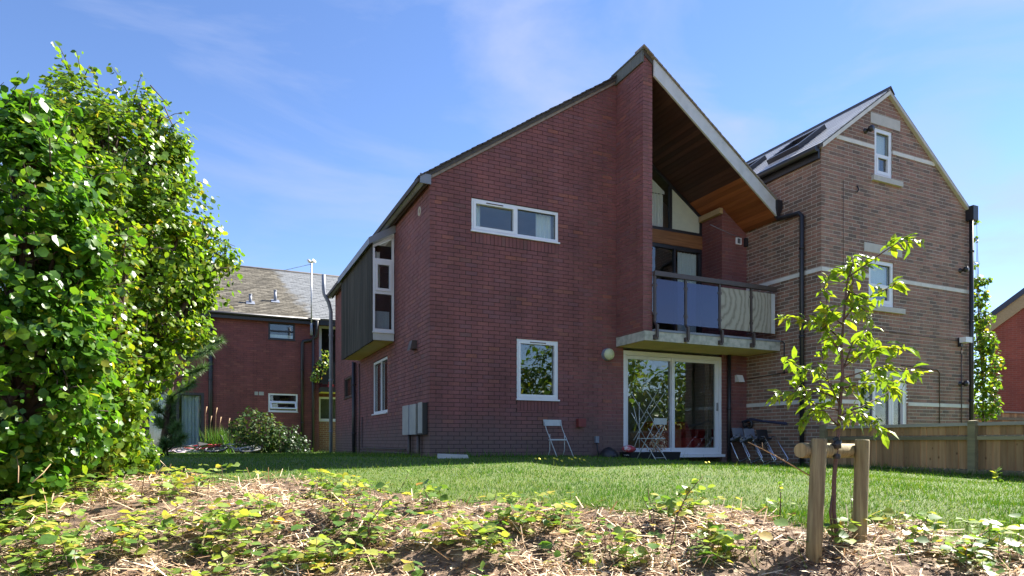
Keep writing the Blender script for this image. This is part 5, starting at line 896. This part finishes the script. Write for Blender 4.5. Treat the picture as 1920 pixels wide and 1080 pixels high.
# bicycles lying by the glazed door
BIKE_RIM = mat('dull_alloy', (.72, .72, .68), (.6, .6, .57), rough=.4, metal=.2)
def bicycle(label, loc, rotz, frame_m):
    b_ = thing('bicycle', loc, label, 'bicycle', 'bicycles lying on the grass', rotz); b_.rotation_euler = (R(74), 0, rotz)
    for x in (-.52, .52):
        k = MB(); k.ring((x, 0, .34), (0, 1, 0), .325, .02, 28, 7); w_ = k.build('wheel', BLACK_P, b_, local=True)
        k = MB(); k.ring((x, 0, .34), (0, 1, 0), .298, .02, 28, 6); k.build('rim', BIKE_RIM, w_, local=True)
        k = MB()
        for i in range(14): a = i*2*math.pi/14; k.tube([(x, .02*(-1)**i, .34), (x+.295*math.cos(a), 0, .34+.295*math.sin(a))], .003, 4)
        k.tube([(x, -.05, .34), (x, .05, .34)], .022, 8); k.build('spokes', GALV, w_, local=True)
    k = MB(); bb = (-.08, 0, .30); hd = (.36, 0, .82); st_ = (-.2, 0, .80)
    for a, c in ((bb, hd), (bb, st_), (st_, hd), (bb, (-.52, .05, .34)), ((-.2, 0, .78), (-.52, .05, .34)), (hd, (.52, 0, .34)), (hd, (.34, 0, .92))): k.tube([a, c], .018, 7)
    k.build('frame', frame_m, b_, local=True)
    k = MB(); k.tube([(.30, -.28, .96), (.37, -.2, .97), (.37, .2, .97), (.30, .28, .96)], .013, 7); k.build('handlebar', BLACK_P, b_, local=True)
    k = MB(); k.prism([(-.36, -.07, .86), (-.36, .07, .86), (-.06, .015, .86), (-.06, -.015, .86)], [(-.35, -.06, .91), (-.35, .06, .91), (-.07, .01, .90), (-.07, -.01, .90)]); k.tube([(-.2, 0, .78), (-.21, 0, .87)], .014, 6); k.build('saddle', BLACK_P, b_, local=True)
    k = MB(); k.ring(bb, (0, 1, 0), .09, .006, 16, 5); k.tube([(-.08, .05, .30), (.07, .06, .24)], .012, 6); k.tube([(-.08, -.05, .30), (-.23, -.06, .36)], .012, 6); k.build('crankset', GALV, b_, local=True)
    return b_
for (x, D, rz, lab, mt) in ((366, 19.6, .5, 'red-framed bicycle lying flat on the grass by the glazed door', REDP), (428, 19.2, 2.7, 'silver bicycle lying flat on the grass right of the red one', GALV)):
    p = at(x, 853, D); bicycle(lab, (p[0], p[1], float(gz(p[0], p[1]))+.06), rz, mt)
sh = MB(); c = at(306, 855, 19.0); g_ = 14
hts = [[float(gz(c[0]+(i-7)*.10, c[1]+(j-7)*.09))+.04+.09*abs(math.sin(i*1.7+j*.9))*abs(math.cos(j*1.3-i*.4)) for j in range(g_)] for i in range(g_)]
for i in range(g_-1):
    for j in range(g_-1): sh.poly([(c[0]+(a-7)*.10, c[1]+(e-7)*.09, hts[a][e]) for a, e in ((i, j), (i+1, j), (i+1, j+1), (i, j+1))])
tag(sh.build('dust_sheet', mat('pink_white_sheet', (.70, .62, .64), (.52, .40, .42), rough=.8, sc=6)), 'crumpled pinkish white sheet on the ground beside the red bicycle', 'sheet')

# ------------------------------------------------------------------ lawn grass, flowers
NB = 430000; r1 = rng.random(NB); Dg = 4.3+(1/(1/.35-r1*(1/.35-1/11.0)))*1.0 - .35; Dg = np.where(rng.random(NB) < .35, rng.uniform(5, 21, NB), Dg)
ug = rng.uniform(-.72, 1.15, NB); gxx = CAM[0]+Dg*(ug*SA+CA); gyy = CAM[1]+Dg*(-ug*CA+SA); gzz = gz(gxx, gyy); Pg = np.stack([gxx, gyy, gzz], 1); mg = lawn_margin(Pg)
inside = ((gxx > -.02) & (gxx < 7.43) & (gyy > -.03)) | (gxx > 7.40) | (gyy > 14.4); keep = (mg+rng.normal(size=NB)*5 > 2) & ~inside; Pg = Pg[keep]; n_ = len(Pg)
mow = .5+.5*np.sin(Pg[:, 0]*2.1+np.sin(Pg[:, 1]*1.3)*2)*np.cos(Pg[:, 1]*1.7+.4*Pg[:, 0]); hgt = rng.uniform(.022, .055, n_)*(.75+.5*mow)
near_wall = ((Pg[:, 1] > -.5) & (Pg[:, 0] > -.2)) | (np.abs(Pg[:, 0]+.2) < .35) & (Pg[:, 1] > 0) | (Pg[:, 0] > 7.05); hgt = np.where(near_wall, hgt*rng.uniform(1.2, 3.2, n_), hgt); tuft = rng.random(n_) < .02; hgt = np.where(tuft, hgt*2.2, hgt)
al = unit(rng.normal(size=(n_, 3))*.42+np.array([0, 0, 1.])); dpx = proj(Pg)[2]; LEAF['turf'] = (np.array([(0, .5, 0), (0, -.5, 0), (1, 0, .0)], float), [(0, 1, 2)])
sd_ = unit(np.cross(al, rand_unit(n_))); wdt = np.clip(.0011*dpx, .0045, .012); tip_ = Pg+al*hgt[:, None]; Vg = np.stack([Pg+sd_*wdt[:, None]*.5, Pg-sd_*wdt[:, None]*.5, tip_], 1).reshape(-1, 3)
big = np.sin(Pg[:, 0]*.9+1.3*np.sin(Pg[:, 1]*.7))*np.sin(Pg[:, 1]*1.1+.8*np.sin(Pg[:, 0]*.6)+1); tn = np.clip(.22+.28*mow+.16*big+rng.normal(size=n_)*.19, 0, .98); np_obj('grass', Vg, np.arange(3*n_).reshape(-1, 3), GRASS, None, {'tone': tn}, kind='stuff')['label'] = 'short mown grass of the lawn'
fl_list = [(1010, 861), (1021, 866), (1038, 860), (1043, 862), (1066, 864), (1071, 868), (1077, 859), (1078, 860), (1086, 861), (1094, 871), (1052, 870), (1003, 868), (1328, 868), (1322, 868)]
for i, (x, y) in enumerate(fl_list):
    D = 9.6+.9*((i*37) % 10)/10; p = at(x, y, D); zg = float(gz(p[0], p[1])); t = thing('dandelion', (p[0], p[1], zg), 'small yellow dandelion in the lawn below the folded chair' if x < 1200 else 'one of two yellow dandelions in the lawn below the glass door', 'flower', 'yellow flowers in the lawn'); hh = max(p[2]-zg, .05)
    k = MB(); k.tube([(p[0], p[1], zg-.01), (p[0]+.01, p[1], zg+hh)], .003, 5); k.build('stem', GRASS, t); k = MB(); k.lathe((p[0]+.01, p[1], zg+hh), (.2, -.5, .8), [(-.006, .004), (.004, .022), (.012, .018), (.014, 0)], 10); k.build('flower_head', YELLOW, t)

# ------------------------------------------------------------------ the overgrown bank: straw, litter, brambles
def bank_points(n_, dmin=2.6, dmax=9.5, bias=1.6):
    out = []
    tot = 0
    while tot < n_:
        m_ = n_*3; D = dmin+(dmax-dmin)*rng.random(m_)**bias; u_ = rng.uniform(-.95, .92, m_); x = CAM[0]+D*(u_*SA+CA); y = CAM[1]+D*(-u_*CA+SA); P = np.stack([x, y, gz(x, y)], 1); k_ = (lawn_margin(P)+rng.normal(size=m_)*6 < 0) & (x < 7.3); out.append(P[k_]); tot += k_.sum()
    return np.concatenate(out)[:n_]
ns = 46000; Ps = bank_points(ns*2); pn = np.sin(Ps[:, 0]*2.3+np.sin(Ps[:, 1]*1.9)*1.5)*np.sin(Ps[:, 1]*3.1+np.cos(Ps[:, 0]*2.7)); Ps = Ps[rng.random(len(Ps)) < .55+.45*pn][:ns]; ns = len(Ps); Ps[:, 2] += rng.uniform(.0, .035, ns); al = rand_unit(ns); al[:, 2] *= .25; al = unit(al); LEAF['stick'] = (np.array([(0, .03, 0), (0, -.03, 0), (1, -.02, .03), (1, .02, .03)], float), [(0, 1, 2), (0, 2, 3)])
leaves('straw', 'stick', Ps, al, unit(np.array([0, 0, 1.])+rand_unit(ns)*.5), .025+.2*rng.random(ns)**2.2, STRAW)['label'] = 'dry straw and stalks strewn on the bank'
nl = 5000; Pl = bank_points(nl); Pl[:, 2] += rng.uniform(.005, .04, nl); al = rand_unit(nl); al[:, 2] *= .3; leaves('leaf_litter', 'lime', Pl, al, unit(np.array([0, 0, 1.])+rand_unit(nl)*.7), rng.uniform(.02, .05, nl), mat_l := leaf_mat('litter_leaf', [(0, (.10, .05, .025)), (.5, (.26, .16, .08)), (1, (.45, .33, .18))], trans=.15, rough=.7, tcol=(1, 1, .8)))['label'] = 'brown fallen leaves on the bank'
# creeping green cover, thicker in patches
pat = [(60, 1040, 260, 75), (330, 1030, 230, 60), (470, 990, 120, 40), (650, 1000, 140, 75), (620, 930, 80, 28), (330, 925, 90, 20), (860, 1030, 130, 40), (1000, 990, 120, 40), (1090, 1050, 80, 30), (1290, 965, 80, 30), (1350, 1040, 90, 45), (1440, 950, 30, 25), (1660, 975, 60, 35), (1720, 1010, 80, 40), (1830, 1050, 110, 45), (1880, 1020, 60, 30), (160, 930, 120, 30), (60, 980, 100, 40), (600, 1065, 160, 30), (1180, 1060, 100, 30), (1560, 1020, 60, 20), (420, 900, 60, 14), (820, 950, 60, 15)]
npl = 1750; Pb = bank_points(npl*5, bias=1.35); xp, yp, fp = proj(Pb); den = np.zeros(len(Pb))
for (x, y, a, b_) in pat: den = np.maximum(den, np.exp(-(((xp-x)/a)**2+((yp-y)/b_)**2)))
den = np.maximum(den**2.2, .03); Pb = Pb[rng.random(len(Pb)) < den*.6][:npl]
Pc, Ac, Nc, Sc, Tc = [], [], [], [], []; stems = MB()
for p in Pb:
    h = rng.uniform(.04, .22); lean = rng.normal(size=3)*.35; top = p+np.array([lean[0]*h, lean[1]*h, h]); tone0 = rng.random()
    if rng.random() < .5: stems.tube([tuple(p-np.array([0, 0, .01])), tuple((p+top)/2+rng.normal(size=3)*.006), tuple(top)], [.0028, .0024, .0018], 4)
    m_ = rng.integers(3, 7); a0 = rng.random()*6.28; s_ = rng.uniform(.036, .092)
    for j in range(m_):
        th = a0+j*6.28/m_+rng.normal()*.3; d = np.array([math.cos(th), math.sin(th), rng.uniform(-.25, .35)]); base = p+(top-p)*(.55+.45*(j % 2)) if m_ > 4 else top; Pc.append(base+d*.008); Ac.append(d); Nc.append(np.array([0, 0, 1.])+rng.normal(size=3)*.35); Sc.append(s_*rng.uniform(.7, 1.35)); Tc.append(np.clip(tone0*.75+rng.normal()*.12+.1, 0, .999))
stems.build('ground_cover_stems', BARK_S, kind='stuff')['label'] = 'thin stems of the creeping ground cover'
leaves('ground_cover', 'lime', np.array(Pc), np.array(Ac), unit(np.array(Nc)), np.array(Sc), L_BRAM, tones=np.array(Tc))['label'] = 'creeping bramble and nettle cover on the bank'
ng = 2600; Pq = bank_points(ng*2); xp, yp, fp = proj(Pq); kk = np.zeros(len(Pq))
for (x, y, a, b_) in ((1240, 1050, 60, 30), (1360, 1050, 90, 40), (1690, 1030, 70, 40), (1760, 985, 50, 20), (1100, 1060, 60, 25), (1900, 1050, 60, 30), (1440, 1060, 60, 25), (330, 895, 60, 12)): kk = np.maximum(kk, np.exp(-(((xp-x)/a)**2+((yp-y)/b_)**2)))
Pq = Pq[rng.random(len(Pq)) < kk*.8]; leaves('rough_grass', 'blade', Pq, unit(rng.normal(size=(len(Pq), 3))*.45+np.array([0, 0, 1.])), rand_unit(len(Pq)), rng.uniform(.06, .2, len(Pq)), GRASS)['label'] = 'tufts of rough grass on the bank'
# single shoots and twigs that stand out
def shoot(label, pts, D, nleaf, s0, s1, mt, r0=.006, group='single shoots on the bank', name='bramble_shoot', bark=None):
    p3 = np.array(pxl(pts, D)); t = thing(name, p3[0], label, 'plant', group); k = MB(); p3[0][2] = min(p3[0][2], gz(p3[0][0], p3[0][1])); k.tube(p3, list(np.linspace(r0, r0*.4, len(p3))), 6); k.build('stem', bark or BARK_S, t)
    for j in range(nleaf):
        t_ = (.25+.75*j/max(nleaf-1, 1))*(len(p3)-1); i = min(int(t_), len(p3)-2); q = p3[i]+(p3[i+1]-p3[i])*(t_-i); d = unit((rand_unit(1)[0]+np.array([0, 0, .1])+unit((p3[i+1]-p3[i])[None])[0]*.3)[None])[0]; leaf_obj('lime', q, d, unit((np.array([0, 0, 1.])+rand_unit(1)[0]*.6)[None])[0], rng.uniform(s0, s1), mt, t)
shoot('tall dark-stemmed bramble shoot leaning right in the middle of the bank', [(1255, 1000), (1270, 965), (1290, 925), (1318, 893)], 4.7, 11, .04, .08, L_BRAM)
shoot('short bramble shoot leaning left beside the tall dark-stemmed one', [(1234, 995), (1220, 965), (1205, 932)], 4.7, 7, .03, .06, L_BRAM)
shoot('bramble shoot standing in the grass left of the stakes', [(1462, 960), (1464, 935), (1462, 905)], 5.2, 9, .03, .055, L_BRAM)
shoot('thin bare-stemmed shoot between the two stakes', [(1598, 1000), (1597, 950), (1594, 905)], 5.0, 5, .02, .035, L_BRAM, r0=.004)
shoot('leafy shoot at the foot of the fence', [(1880, 915), (1868, 898), (1870, 880)], 8.8, 14, .06, .11, L_BRAM)
shoot('upright bramble shoot among the leaves at lower left', [(110, 1062), (135, 1015), (160, 985)], 4.3, 8, .04, .075, L_BRAM)
shoot('bramble shoot arching over the soil left of centre', [(700, 1040), (690, 985), (715, 950), (745, 928)], 4.7, 10, .03, .06, L_BRAM)
shoot('yellowing bramble shoot at the lower right corner', [(1800, 1050), (1830, 1010), (1860, 990)], 4.4, 9, .035, .06, L_BRAM)
tw = at(1520, 893, 4.75)
T1 = thing('bare_twig', at(1532, 905, 4.75), 'long bare pale twig reaching left from the left stake', 'twig'); k = MB(); k.tube(pxl([(1534, 905), (1520, 893), (1490, 875), (1455, 855), (1430, 842), (1403, 829)], (4.62, 4.4)), [.005, .005, .0045, .004, .0035, .003], 6); k.build('stem', TWIG, T1); k = MB(); k.tube(pxl([(1430, 842), (1429, 830)], 4.45), [.003, .002], 5); k.build('spur', TWIG, T1)
for i, (x, y, x1, y1) in enumerate(((80, 915, 88, 975), (30, 850, 34, 905), (95, 870, 60, 905))):
    a, b_ = at(x, y, 5.2), at(x1, y1, 5.0); t = thing('dead_stalk', b_, ('pale bare stem standing on the bank below the hedge', 'curved bare stem hanging at the left edge of the hedge', 'slanting bare stem under the broad-leaved bush')[i], 'stem'); k = MB(); k.tube([b_, (a+b_)/2+np.array([.01, 0, 0]), a], [.004, .0035, .003], 6); k.build('stem', TWIG, t)
